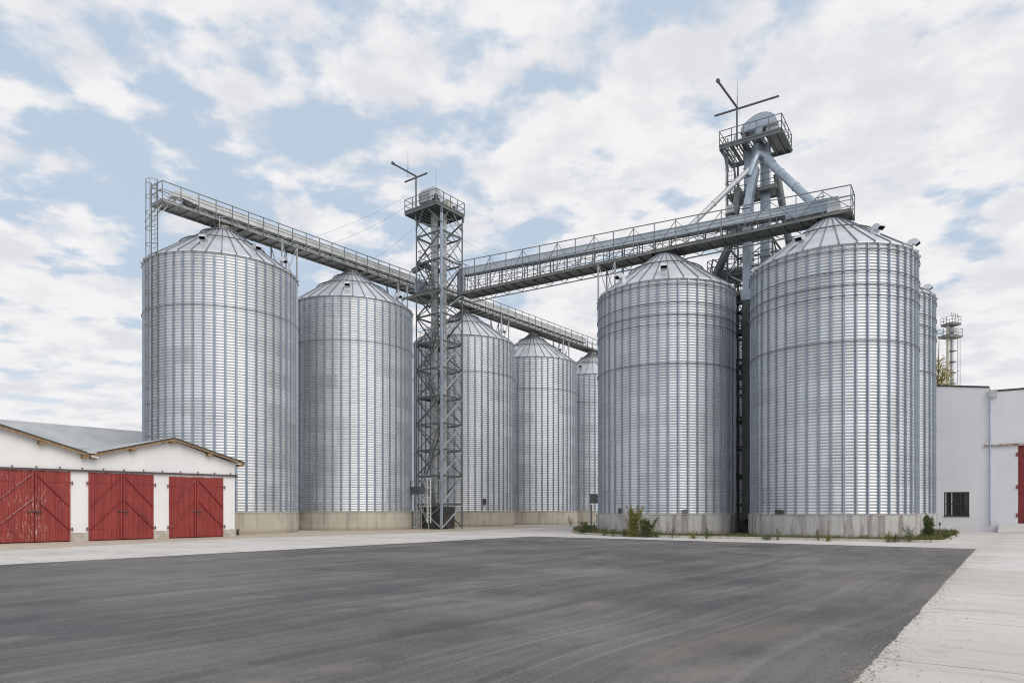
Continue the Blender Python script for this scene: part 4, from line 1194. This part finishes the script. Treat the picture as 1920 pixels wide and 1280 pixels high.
# purlin ends
mb = MB()
for px, py, w_ in ((292, 838.5, .16), (241, 838.5, .14)): pass
purl = []
for (a, za, b, zb_) in [(x[1], x[2], x[3], x[4]) for x in roofs]:
    for q in (.50, .955):
        t_ = a + (b - a) * q; z_ = za + (zb_ - za) * q; purl.append((t_, z_))
for t_, z_ in purl + [(pk_t, pk_z), (pk2_t, pk2_z)]:
    mb = MB(); mb.box(t_ - .13, t_ + .13, min(-D_IN * .34, D_IN * .1), max(-D_IN * .34, D_IN * .1), z_ - .33, z_ - .18); mb.build('purlin_end', M['wood'], barn)
mb = MB(); mb.path([(val_t, -D_IN * .42, val_z - .16), (val_t - .35, -D_IN * .46, val_z - .24)], .06, 8); mb.box(val_t - .28, val_t + .16, min(-D_IN * .40, D_IN * .2), max(-D_IN * .40, D_IN * .2), val_z + .0, val_z + .05); mb.build('valley_gutter', M['zinc'], barn)
# taller cross roof behind
rg = D_IN * 17.5; ezr = D_IN * 13.0
mb = MB()
vs = [(-6, ezr, 5.9), (26, ezr, 5.9), (26, rg, 7.86), (-6, rg, 7.86), (26, D_IN * 22, 5.9), (-6, D_IN * 22, 5.9)]
mb.add(vs + [(x, y, z - .12) for x, y, z in vs], [(0, 1, 2, 3), (3, 2, 4, 5), (6, 7, 1, 0), (9, 8, 7, 6), (11, 10, 8, 9), (11, 5, 4, 10), (0, 3, 9, 6), (3, 5, 11, 9), (1, 7, 8, 2), (2, 8, 10, 4)])
mb.build('rear_roof', M['barn_roof'], barn)
mb = MB(); mb.box(-5.8, 25.8, min(D_IN * 13.4, D_IN * 21.6), max(D_IN * 13.4, D_IN * 21.6), -.02, 5.85); mb.build('rear_wall', M['plaster'], barn)
# sliding-door rail along the front with brackets
ta, za = bf(440, 891.5); tb, zb_ = bf(-10, 876.5)
def rz_(t): return za + (zb_ - za) * (t - ta) / (tb - ta)
mb = MB(); tend = 16.5
mb.bar((ta, -D_IN * .10, rz_(ta)), (tend, -D_IN * .10, rz_(tend)), .09, .10); mb.box(ta - .12, ta, min(-D_IN * .14, -D_IN * .02), max(-D_IN * .14, -D_IN * .02), rz_(ta) - .13, rz_(ta) + .06)
rail = mb.build('door_rail', M['iron'], barn)
t_ = .3
while t_ < tend:
    mb = MB(); mb.bar((t_, -D_IN * .1, rz_(t_) + .04), (t_, -D_IN * .1, rz_(t_) + .15), .035); mb.bar((t_, -D_IN * .01, rz_(t_) + .14), (t_, -D_IN * .115, rz_(t_) + .14), .035); mb.build('rail_bracket', M['iron'], rail); t_ += 1.02


def leaf_door(dt, right_t, left_t, z0, z1r, z1l, worn, flaked, hinge_right):
    """one door leaf: planks, ledges and diagonal braces"""
    w = left_t - right_t; rm = M['red_worn'] if worn else M['red_mid']
    rnd = random.Random(int(right_t * 977))
    mb = MB(); n = max(6, int(round(w / .135)))
    for i in range(n):
        a = right_t + w * i / n + .004; b = right_t + w * (i + 1) / n - .004
        off = rnd.uniform(0, .012); y0, y1 = -D_IN * (.050 + off), -D_IN * .008
        zt_ = z1r + (z1l - z1r) * (i + .5) / n - rnd.uniform(0, .03)
        mb.box(a, b, min(y0, y1), max(y0, y1), z0 + rnd.uniform(0, .03), zt_)
    lf = mb.build('door_leaf', rm, dt)
    H = z1r - z0; y = -D_IN * .074
    lo_, hi_ = (right_t + .06, left_t - .06)
    meet, hinge = (hi_, lo_) if hinge_right else (lo_, hi_)
    for (za_, zb2, fl) in ((.955, .50, flaked), (.60, .16, flaked)):
        mb = MB(); mb.bar((meet, y, z0 + H * za_), (hinge, y, z0 + H * zb2), .024, .13, up=(0, 1, 0)); mb.build('brace', M['red_flaked' if worn else 'red_flaked_light'] if fl else rm, dt)
    mb = MB()
    for q in (.175, .86): mb.bar((lo_, -D_IN * .068, z0 + H * q), (lo_ + (hi_ - lo_) * .55 if hinge_right else lo_ + (hi_ - lo_) * .45, -D_IN * .068, z0 + H * q), .02, .09, up=(0, 0, 1)) if hinge_right else mb.bar((hi_ - (hi_ - lo_) * .55, -D_IN * .068, z0 + H * q), (hi_, -D_IN * .068, z0 + H * q), .02, .09, up=(0, 0, 1))
    mb.bar((meet, -D_IN * .075, z0 + .02), (meet, -D_IN * .075, z1r - .03), .10, .05, up=(0, 1, 0))
    mb.build('ledge', rm, dt)
    for q in (.175, .845):
        mb = MB(); hh = hinge + (-.14 if hinge_right else .14)
        mb.bar((hinge, -D_IN * .09, z0 + H * q), (hh, -D_IN * .09, z0 + H * q), .03, .05); mb.bar((hh, -D_IN * .07, z0 + H * q - .12), (hh, -D_IN * .07, z0 + H * q + .06), .05); mb.build('hinge', M['rusty_iron'], dt)


for k, q in enumerate(doors_px):
    rt2, z1r = bf(*q[1]); lt2, z1l = bf(*q[0]); mt = bf(q[4], 900)[0]; zm = (z1r + z1l) / 2
    dt = MB().box(rt2 + .01, lt2 - .01, min(-D_IN * .006, D_IN * .05), max(-D_IN * .006, D_IN * .05), .04, min(z1r, z1l) - .03).build('double_door', M['red_mid'], barn)
    dt['label'] = ['peeling red double door', 'red double door with a long curved dark scrape', 'red double door with one flaked brace'][k]
    leaf_door(dt, rt2, mt - .015, .04, z1r, zm, k == 0, False, True)
    leaf_door(dt, mt + .015, lt2, .04, zm, z1l, k == 0, k != 1, False)
    mb = MB(); zb3 = .04 + (z1r) * .42
    mb.bar((mt - .32, -D_IN * .12, zb3), (mt + .30, -D_IN * .12, zb3), .03, .05); mb.bar((mt - .12, -D_IN * .13, zb3 - .25), (mt - .12, -D_IN * .13, zb3 + .04), .03); mb.bar((mt - .02, -D_IN * .125, zb3 + .04), (mt - .24, -D_IN * .125, zb3 - .10), .025)
    mb.build('latch', M['iron'], dt)
sp = []
for q in ((260, 963.3), (264, 964.0), (269, 966.5), (274, 972), (279, 980), (284, 989.5)):
    t_, z_ = bf(*q); sp.append((t_, -D_IN * .066, z_))
mb = MB(); mb.path(sp, [.02, .028, .028, .022, .015, .006], 6); mb.build('door_scrape', M['iron'], barn)  # scrape mark on the middle door, modelled as a thin dark strip
# small round vent pipe under the gable peak
tt, tz = bf(304, 828); mb = MB(); mb.tube((tt, 0, tz), (tt, -D_IN * .12, tz), .09, 12); mb.build('vent_pipe', M['iron'], barn)

# ------------------------------------------------------------------ white hall on the right
HP = Vector((34.6, 53.6, 0)); hd_ = Vector((.8, -.6, 0)); hrz = math.atan2(-.6, .8)     # local x along the front to the right; local y into the hall
hall = thing('warehouse', 'tall plain white hall with a dark-framed window and a blue-grey downpipe', 'building', HP, hrz)


def hf(px, py):
    tx = (px - 960) / F
    t = (HP.x - tx * HP.y) / (tx * hd_.y - hd_.x)
    return t, EYE + (H0 - py) * (HP.y + hd_.y * t) / F


tl = -3.6; vt, vz = hf(1855, 727); _, vz2 = hf(1866, 734); et, ez_ = hf(1920, 729.8); lt_, lz_ = hf(1749, 724)
sl_l = (vz - lz_) / (vt - lt_); zl0 = vz + sl_l * (tl - vt); pk = vt + 9.0; pkz = vz2 + (ez_ - vz2) / (et - vt - .45) * 8.5
w0, wz0 = hf(1770, 967); w1, wz1 = hf(1817.5, 921.5)
rd0, rdz = hf(1908.5, 834); rd1 = rd0 + 4.6
mb = MB()
def wallpiece(poly): mb.extrude([(x, 0, z) for x, z in poly], (0, .35, 0))
wallpiece([(tl, -.02), (w0, -.02), (w0, zl0 + sl_l * (w0 - tl)), (tl, zl0)])
wallpiece([(w0, -.02), (w1, -.02), (w1, wz0), (w0, wz0)]); wallpiece([(w0, wz1), (w1, wz1), (w1, zl0 + sl_l * (w1 - tl)), (w0, zl0 + sl_l * (w0 - tl))])
wallpiece([(w1, -.02), (vt, -.02), (vt, vz), (w1, zl0 + sl_l * (w1 - tl))])
def zr(t): return vz2 + (pkz - vz2) * (t - vt) / (pk - vt)
wallpiece([(vt, -.02), (rd0, -.02), (rd0, zr(rd0)), (vt, vz2)]); wallpiece([(rd0, rdz), (rd1, rdz), (rd1, zr(rd1)), (rd0, zr(rd0))])
wallpiece([(rd1, -.02), (pk + 9, -.02), (pk + 9, vz2), (pk, pkz), (rd1, zr(rd1))])
mb.box(tl, tl + .35, .352, 26, -.02, zl0 - .02)
hw = mb.build('wall', M['plaster_grey'], hall)
for (a, za2, b, zb4) in ((tl - .05, zl0, vt, vz), (vt + .01, vz2, pk, pkz), (pk + .01, pkz, pk + 9.2, vz2)):
    mb = MB(); mb.add([(a, -.05, za2 + .01), (b, -.05, zb4 + .01), (b, 26, zb4 + .01), (a, 26, za2 + .01), (a, -.05, za2 + .13), (b, -.05, zb4 + .13), (b, 26, zb4 + .13), (a, 26, za2 + .13)],
                      [(3, 2, 1, 0), (4, 5, 6, 7), (0, 1, 5, 4), (1, 2, 6, 5), (2, 3, 7, 6), (3, 0, 4, 7)])
    mb.build('roof', M['roof_edge'], hall)
# window: set back, dark frame, six panes
mb = MB(); fw = .07
mb.box(w0 - .03, w1 + .03, -.06, .10, wz0 - .06, wz0 - .003); mb.build('sill', M['window_frame'], hall)
mb = MB(); c1 = w0 + (w1 - w0) * .30; c2 = w0 + (w1 - w0) * .655; zm_ = wz0 + (wz1 - wz0) * .50
for a, b in ((w0, w0 + fw), (w1 - fw, w1), (c2 - fw / 2, c2 + fw / 2)): mb.box(a, b, .02, .12, wz0, wz1)
mb.box(w0 + fw, c2 - fw / 2, .025, .115, wz1 - fw, wz1); mb.box(c2 + fw / 2, w1 - fw, .025, .115, wz1 - fw, wz1)
mb.box(w0 + fw, c2 - fw / 2, .025, .115, zm_ - .03, zm_ + .03); mb.box(c2 + fw / 2, w1 - fw, .025, .115, zm_ - .03, zm_ + .03); mb.box(w0 + fw, c2 - fw / 2, .025, .115, wz0, wz0 + .05); mb.box(c2 + fw / 2, w1 - fw, .025, .115, wz0, wz0 + .05)
win = mb.build('window', M['window_frame'], hall)
mb = MB(); mb.box(w0 + fw, w1 - fw, .085, .10, wz0 + .04, wz1 - fw + .01); mb.build('pane', M['glass'], win)
mb = MB(); mb.box(w0 + .085, w0 + .15, .030, .075, wz0 + .06, wz1 - .08); mb.box(c1 - .02, c1 + .05, .03, .07, wz0 + .06, wz1 - .08); mb.build('inner_frame', M['curtain'], win)
# downpipe with rain hopper
mb = MB(); pt = vt + .05; mb.tube((pt, -.12, .45), (pt, -.12, vz - .85), .055, 10)
for z in (2.2, 4.6, 7.0, 9.2):
    if z < vz - 1: mb.box(pt - .07, pt + .07, -.19, -.003, z, z + .05)
dp = mb.build('downpipe', M['downpipe'], hall)
mb = MB(); mb.extrude([(pt - .10, -.20, vz - .75), (pt + .42, -.20, vz - .75), (pt + .48, -.20, vz - .25), (pt - .10, -.20, vz - .25)], (0, .195, 0)); mb.build('rain_hopper', M['zinc'], dp)
# sliding door rail and red door
mb = MB(); ra, rza = hf(1845, 836); mb.bar((ra, -.09, rza), (rd1 + 4.4, -.09, rza), .08, .16); mb.build('door_rail', M['rust_pale'], hall)
mb = MB(); dh = 1.0; mb.box(rd0 + .01, rd1 - .01, .05, .12, .62, rdz - .01)
for k in range(10): mb.box(rd0 + .02 + k * .46, rd0 + .07 + k * .46, .02, .049, .65, rdz - .05)
rdoor = mb.build('sliding_door', M['red_dark'], hall)
for z in (1.1, 3.2, 5.6):
    mb = MB(); mb.box(rd0 - .10, rd0 + .04, -.06, .02, z, z + .28); mb.build('hinge', M['rusty_iron'], rdoor)
# loading ramp in front of the red door
ra_ = hf(1874, 990)[0]
mb = MB(); mb.extrude([(ra_, -.003, 0), (ra_ + .0, -3.2, 0), (ra_, -3.2, .05), (ra_, -1.4, .60), (ra_, -.003, .60)], (12, 0, 0))
rp = mb.build('loading_ramp', M['ramp'], None); rp.location = HP; rp.rotation_euler = (0, 0, hrz); rp['kind'] = 'structure'

# ------------------------------------------------------------------ far tower, mast and tree behind the hall
FY = 112.0
ft = thing('floodlight_tower', 'distant twin-legged tower with two railed platforms behind the white hall', 'tower', (at(1781, 700, FY).x, FY, 0), R(20))
ztop = at(1781, 612, FY).z
for k in (-1, 1):
    mb = MB(); mb.bar((k * .36 * 1.25, 0, 0), (k * .36 * 1.25, 0, ztop), .34, .34); mb.build('leg', M['duct'] if k > 0 else M['collar'], ft)
mb = MB()
for k in range(30): mb.bar((-.25, -.18, ztop - 1 - k * .45), (.25, -.18, ztop - 1 - k * .45), .06)
for k in range(7): mb.box(-.3, .95, -.5, .3, ztop - 4 - k * 1.75, ztop - 3.9 - k * 1.75)
mb.build('rung_ladder', M['tower_steel'], ft)
zp1 = at(1781, 631, FY).z; zp2 = at(1781, 608, FY).z
for z, a, b in ((zp1, -1.4, 1.5), (zp2, -.75, 1.2)):
    mb = MB(); mb.box(a, b, -1.0, 1.0, z - .25, z); mb.build('platform_floor', M['dark_deck'], ft)
    railing(ft, a, b, -1.0, 1.0, z, 1.15, M['dark_pipe'], 3, 2)
mb = MB(); mb.box(-.25, .7, -.7, .3, zp1 + .6, zp1 + 1.3); mb.build('head_casing', M['zinc'], ft)
mb = MB()
for k in range(4): mb.tube((-.4 + k * .45, -.6, zp2 + 1.1), (-.4 + k * .45, -.6, zp2 + 1.7), .05, 6)
mb.build('lamp_row', M['light_steel'], ft)
mx = at(1797, 700, 150).x
ms = thing('lattice_mast', 'thin pale lattice mast beside the distant twin-legged tower', 'mast', (mx, 150, 0), 0)
zt_ = at(1797, 634, 150).z; mb = MB()
for x, y in ((-.28, -.2), (.28, -.2), (0, .3)): mb.bar((x, y, 0), (x, y, zt_), .07)
for k in range(46): mb.bar((-.28 if k % 2 else .28, -.2, zt_ - k * .6), (.28 if k % 2 else -.28, -.2, zt_ - (k + 1) * .6), .035)
mb.build('lattice', M['light_steel'], ms)


def leaf_quad(mb, p, size, rnd):
    n = Vector((rnd.gauss(0, 1), rnd.gauss(0, 1), rnd.gauss(0, 1))).normalized()
    a = n.orthogonal().normalized(); a = Matrix.Rotation(rnd.uniform(0, 6.28), 3, n) @ a; b = n.cross(a)
    l, w = size * rnd.uniform(.7, 1.3), size * rnd.uniform(.35, .6)
    mb.add([p - a * l * .5, p + b * w * .5 + a * .05 * l, p + a * l * .5, p - b * w * .5 + a * .05 * l], [(0, 1, 2, 3)])


def tree(label, x, y, h, seed, group=None):
    rnd = random.Random(seed); t = thing('birch_tree', label, 'tree', (x, y, 0), 0, group)
    tr = MB(); cr = MB()
    tr.path([(0, 0, -.1), (.1, 0, h * .35), (-.05, .1, h * .7), (.05, 0, h)], [.32, .22, .12, .03], 8)
    for i in range(46):
        z = h * rnd.uniform(.30, .98); L_ = (1.0 - z / h) * h * .24 + .9
        a = rnd.uniform(0, 6.28); d = Vector((math.cos(a), math.sin(a), rnd.uniform(.8, 1.7))).normalized()
        p0 = Vector((0, 0, z * .93)); p1 = p0 + d * L_
        tr.path([p0, p0 + d * L_ * .5 + Vector((0, 0, .1)), p1], [.06, .04, .012], 5)
        for j in range(int(34 * L_)):
            q = rnd.uniform(.25, 1.05); p = p0 + d * L_ * q + Vector((rnd.gauss(0, .28), rnd.gauss(0, .28), rnd.gauss(0, .28)))
            leaf_quad(cr, p, .27, rnd)
    tr.build('trunk', M['bark'], t); cr.build('crown', M['leaf_tree'], t)


p = at(1760, 700, 88); tree('sparse yellow-leaved tree behind the white hall', p.x, 88, at(1760, 636, 88).z, 3)
p = at(1737, 700, 95); tree('second yellowing tree behind the hall, mostly hidden by the silos', p.x, 95, at(1737, 662, 95).z, 8)

# ------------------------------------------------------------------ planting bed with kerb
kpx = [(1083, 992.5), (1074, 996), (1080, 999.3), (1105, 1002), (1150, 1004.3), (1240, 1006.6), (1460, 1010.8), (1630, 1014.2), (1745, 1016.6), (1772, 1015.8), (1800, 1001)]
kp = [ground(*q) for q in kpx]
kp = [Vector((8, 61, 0))] + kp
bedpoly = [(p.x, p.y) for p in kp] + [(29.5, 55), (18, 65)]
mb = MB(); mb.prism(bedpoly, -.01, .09); structure('planting_bed', mb, M['soil'])
mb = MB()
for i in range(len(kp) - 1):
    a, b = kp[i], kp[i + 1]; L_ = (b - a).length; n_ = max(1, int(L_ / 1.0)); d = (b - a) / n_
    for k in range(n_):
        g_ = d.normalized() * .008
        mb.bar(a + d * k + g_ + Vector((0, 0, .06)), a + d * (k + 1) - g_ + Vector((0, 0, .06)), .11, .13)
structure('kerb', mb, M['kerb'])

# grass tufts along the kerb and the plinths
rnd = random.Random(11); mb = MB()
def blade(p, h, rnd):
    a = rnd.uniform(0, 6.28); d = Vector((math.cos(a), math.sin(a), 0)); s_ = Vector((-d.y, d.x, 0)) * rnd.uniform(.008, .018)
    tip = p + d * h * rnd.uniform(.1, .6) + Vector((0, 0, h)); mid = p + d * h * .12 + Vector((0, 0, h * .55))
    mb.add([p - s_, p + s_, mid + s_ * .7, tip, mid - s_ * .7], [(0, 1, 2, 3, 4)])
def inside(p):
    c = False; P_ = bedpoly
    for i in range(len(P_)):
        (xa, ya), (xb, yb) = P_[i], P_[i - 1]
        if (ya > p.y) != (yb > p.y) and p.x < (xb - xa) * (p.y - ya) / (yb - ya) + xa: c = not c
    if not c: return False
    for c, kd in zip(SF, ['front'] * 4):
        if (Vector((c[0], c[1], 0)) - Vector((p.x, p.y, 0))).length < 5.02: return False
    return True
def bed_point(rnd):
    i = rnd.choices(range(1, len(kp) - 1), [(kp[j + 1] - kp[j]).length for j in range(1, len(kp) - 1)])[0]
    a, b = kp[i], kp[i + 1]; q = rnd.random(); p = a + (b - a) * q; d = (b - a).normalized(); n = Vector((-d.y, d.x, 0))
    if n.dot(Vector((18.4, 50.4, 0)) - p) < 0: n = -n
    return p + n * (.08 + abs(rnd.gauss(0, .8)))
cl_ = [bed_point(rnd) for _ in range(900)]
for _ in range(24000):
    c = rnd.choice(cl_); p = c + Vector((rnd.gauss(0, .22), rnd.gauss(0, .16), 0)); p.z = .08
    if inside(p): blade(p, min(.5, rnd.expovariate(1 / .05) + .03), rnd)
for _ in range(2600):                                   # thicker tuft at the right-hand corner and left nose
    c = ground(1780, 1005) if rnd.random() < .55 else ground(1105, 998)
    p = c + Vector((rnd.gauss(0, 1.0), rnd.gauss(0, 2.0), 0)); p.z = .08
    if inside(p) : blade(p, rnd.uniform(.1, .42), rnd)
for _ in range(240):                                    # leafy ground cover of mixed height
    c = bed_point(rnd); hh = min(.6, rnd.expovariate(1 / .10) + .05); ww = rnd.uniform(.08, .28)
    if not inside(c): continue
    for _j in range(int(22 + 70 * hh)):
        p = c + Vector((rnd.gauss(0, ww), rnd.gauss(0, ww), 0)); p.z = .09 + hh * rnd.random() ** 1.3
        if inside(p): leaf_quad(mb, p, .06, rnd)
gr = mb.build('grass', M['grass_blade']); gr['kind'] = 'stuff'


rl2 = random.Random(5); lt = MB()
for i in range(1500):
    q = rl2.random() ** 1.5; p = R0 + (BR - R0) * q * .98; nn = Vector((dr.y, -dr.x, 0))
    p = p - dr * .0 + nn * rl2.gauss(.0, .10 if i % 4 else .5) + Vector((0, 0, .012)); s2_ = rl2.uniform(.003, .011)
    lt.add([p + Vector((-s2_, -s2_ * .6, 0)), p + Vector((s2_, -s2_, 0)), p + Vector((s2_ * .7, s2_, 0)), p + Vector((-s2_ * .8, s2_ * .8, 0)), p + Vector((0, 0, s2_))], [(0, 1, 4), (1, 2, 4), (2, 3, 4), (3, 0, 4)])
for i in range(150):
    p = Vector((rl2.uniform(-6, 24), rl2.uniform(5, 34), .014)); s2_ = rl2.uniform(.010, .026); a_ = rl2.uniform(0, 6.28); c_, d_ = math.cos(a_) * s2_, math.sin(a_) * s2_
    lt.add([p + Vector((c_, d_, 0)), p + Vector((-d_ * .6, c_ * .6, .012)), p + Vector((-c_, -d_, .004)), p + Vector((d_ * .6, -c_ * .6, .010))], [(0, 1, 2, 3)])
lo = lt.build('litter', M['litter']); lo['kind'] = 'stuff'


def weed(name, label, cat, p, h, w, n, leaf, size, seed, stems=6, group=None):
    rnd = random.Random(seed); t = thing(name, label, cat, (p.x, p.y, .08 if inside(p) else .02), 0, group)
    st = MB(); lf = MB()
    for i in range(stems):
        a = rnd.uniform(0, 6.28); q = rnd.uniform(.1, 1) * w * .5; hh = h * rnd.uniform(.55, 1.0) if i else h
        tip = Vector((math.cos(a) * q, math.sin(a) * q, hh)); b0 = tip * .12; b0.z = 0
        midp = Vector((tip.x * .35, tip.y * .35, hh * .5)); st.path([b0, midp, tip], [.012, .009, .004], 4)
        for j in range(n // stems):
            s_ = rnd.random() ** .75
            c = b0.lerp(midp, s_ * 2) if s_ < .5 else midp.lerp(tip, s_ * 2 - 1)
            sp = w * .17 * (1.15 - s_)
            lf.__class__; leaf_quad(lf, c + Vector((rnd.gauss(0, sp), rnd.gauss(0, sp), rnd.gauss(0, .05))), size, rnd)
    st.build('stem', M['twig'], t); lf.build('foliage', M[leaf], t)


def gp(px, py): q = ground(px, py, .08); return q


GW = 'low weeds along the silo plinths'
weed('shrub', 'tall yellowing weed bush at the foot of the ringed silo under the bridge', 'shrub', gp(1188, 1003.6), 1.9, 1.2, 4200, 'leaf_yellow', .085, 1, 24)
weed('shrub', 'green bush leaning on the yellowing weed bush', 'shrub', gp(1213, 1004), 1.15, 1.35, 2600, 'leaf_green', .10, 2, 18)
weed('shrub', 'dense green bush at the right corner of the nearest silo plinth', 'shrub', gp(1741, 1008), 1.3, .85, 2200, 'leaf_dark', .105, 3, 20)
weed('shrub', 'low spreading green bush at the left nose of the planting bed', 'shrub', gp(1100, 998.5), .62, 1.5, 1800, 'leaf_dark', .10, 4, 22)
lowspec = [(1133, 1001.5, .45, 'leaf_green', 'leafy weed at the left end of the grey plinth'), (1151, 1002.5, .50, 'leaf_green', 'thin upright weed left of the yellowing bush'),
           (1171, 1003, .50, 'leaf_green', 'bushy weed touching the left side of the yellowing bush'), (1231, 1005, .48, 'leaf_green', 'spreading weed right of the green bush'),
           (1261, 1006, .62, 'leaf_green', 'upright leafy weed in the middle of the grey plinth'), (1300, 1007, .30, 'leaf_yellow', 'yellow-flowered low weed near the gap between the silos'),
           (1325, 1007.2, .55, 'leaf_green', 'thin dark weed near the right end of the grey plinth'), (1458, 1009.8, .62, 'leaf_green', 'thin tall weed near the left end of the nearest plinth'),
           (1436, 1009.5, .3, 'leaf_green', 'small low weed at the left end of the nearest plinth'), (1534, 1011, .62, 'leaf_green', 'brown-stemmed weed on the nearest plinth, left of the yellow one'),
           (1553, 1011.5, .36, 'leaf_yellow', 'bright yellow low weed at the nearest plinth'), (1665, 1013.5, .42, 'leaf_yellow', 'feathery weed right of the middle of the nearest plinth'),
           (1678, 1013.5, .50, 'leaf_green', 'thin stalked weed beside the feathery weed'), (1706, 1013.2, .72, 'leaf_green', 'tall bare-stemmed weed left of the dense corner bush'),
           (1775, 1010, .5, 'leaf_green', 'grassy weed at the kerb corner near the window'), (1790, 1004, .48, 'leaf_green', 'tall grassy weed at the far kerb end near the window')]
rndw = random.Random(77)
for i, (px, py, h, lf, lab) in enumerate(lowspec):
    weed('weed', lab, 'weed', gp(px, py), h * rndw.uniform(.75, 1.25), rndw.uniform(.4, .9), rndw.randint(140, 380), lf, .070, 20 + i, 6, GW)
weed('weed', 'brown dry weed against the beige plinth of a far silo', 'weed', ground(1070, 985.7), .95, .9, 260, 'leaf_yellow', .07, 50, 9)
weed('weed', 'small green weed at the barn corner below the first silo', 'weed', ground(446, 1003.5), .42, .3, 130, 'leaf_green', .09, 51, 5)
weed('weed', 'weeds growing under the right side of the lattice tower', 'weed', ground(846, 990.2), .7, .9, 300, 'leaf_yellow', .09, 52, 9)
weed('weed', 'low green weeds at the foot of the farthest silo', 'weed', ground(1095, 984.5), .4, 1.6, 300, 'leaf_green', .10, 53, 12)

# ------------------------------------------------------------------ small things
p = ground(1116, 986)
cb_ = thing('control_cabinet', 'grey steel control cabinet on a post in front of the farthest silo', 'cabinet', (p.x, p.y, 0), R(-35))
mb = MB(); mb.box(-.5, .5, -.2, .2, 2.3, 3.2); mb.box(-.56, .56, -.26, .26, 3.2, 3.25); mb.build('box', M['tower_steel'], cb_)
mb = MB(); mb.bar((-.45, 0, 0), (-.45, 0, 2.2), .12); mb.build('leg', M['tower_steel'], cb_)
mb = MB(); mb.bar((.45, 0, 0), (.45, 0, 2.2), .12); mb.build('leg', M['tower_steel'], cb_)
mb = MB(); mb.path([(.0, -.24, 2.9), (-.1, -.3, 2.5), (.3, -.3, 2.35), (.5, -.26, 2.6)], .03, 6); mb.build('cable', M['dark_pipe'], cb_)
p = gp(1762, 1003)
mk_ = thing('marker_post', 'short dark marker post in the weeds by the white hall', 'post', (p.x, p.y, .08), 0)
mb = MB(); mb.tube((0, 0, 0), (0, 0, .62), .018, 6); mb.build('stake', M['dark_pipe'], mk_)
mb = MB(); mb.box(-.05, .05, -.03, .03, .62, .78); mb.build('head', M['dark_part'], mk_)


def wire(label, a, b, r=.009, sag=.25):
    a, b = Vector(a), Vector(b); pts = []
    for i in range(13):
        q = i / 12; p = a.lerp(b, q); p.z -= sag * 4 * q * (1 - q); pts.append(p)
    mb = MB(); mb.path(pts, r, 5); tag(mb.build('guy_wire', M['ring']), label, 'cable', 'steel guy wires')


e1 = o0 + row * 7.2; e2 = o0 + row * 9.0; e3 = o0 + row * 13.5
wire('guy wire from the lattice tower rail to the barn-side bridge, uppermost', (-9.15, 59.0, 28.2), (e1.x, e1.y, 23.5))
wire('guy wire from the lattice tower platform edge to the barn-side bridge', (-9.15, 59.0, 27.3), (e2.x, e2.y, 23.5))
wire('guy wire from below the lattice tower platform to the barn-side bridge', (-8.28, 59.6, 26.0), (e3.x, e3.y, 23.5))
wire('guy wire from the lattice tower down to the long bridge', (-4.25, 60.0, 25.0), tuple(TS + dirR * 3.4 + Vector((0, 0, 22.2))), .007, .05)
wire('guy wire from the tall tower platform down to the long bridge', (14.9, 49.6, 27.3), tuple(TS + dirR * 14.2 + Vector((0, 0, 21.9))), .0035, .1)
wire('guy wire from the railed bridge end down towards the white hall', (20.6, 42.9, 20.9), (33.5, 55.2, 11.2), .004, .1)
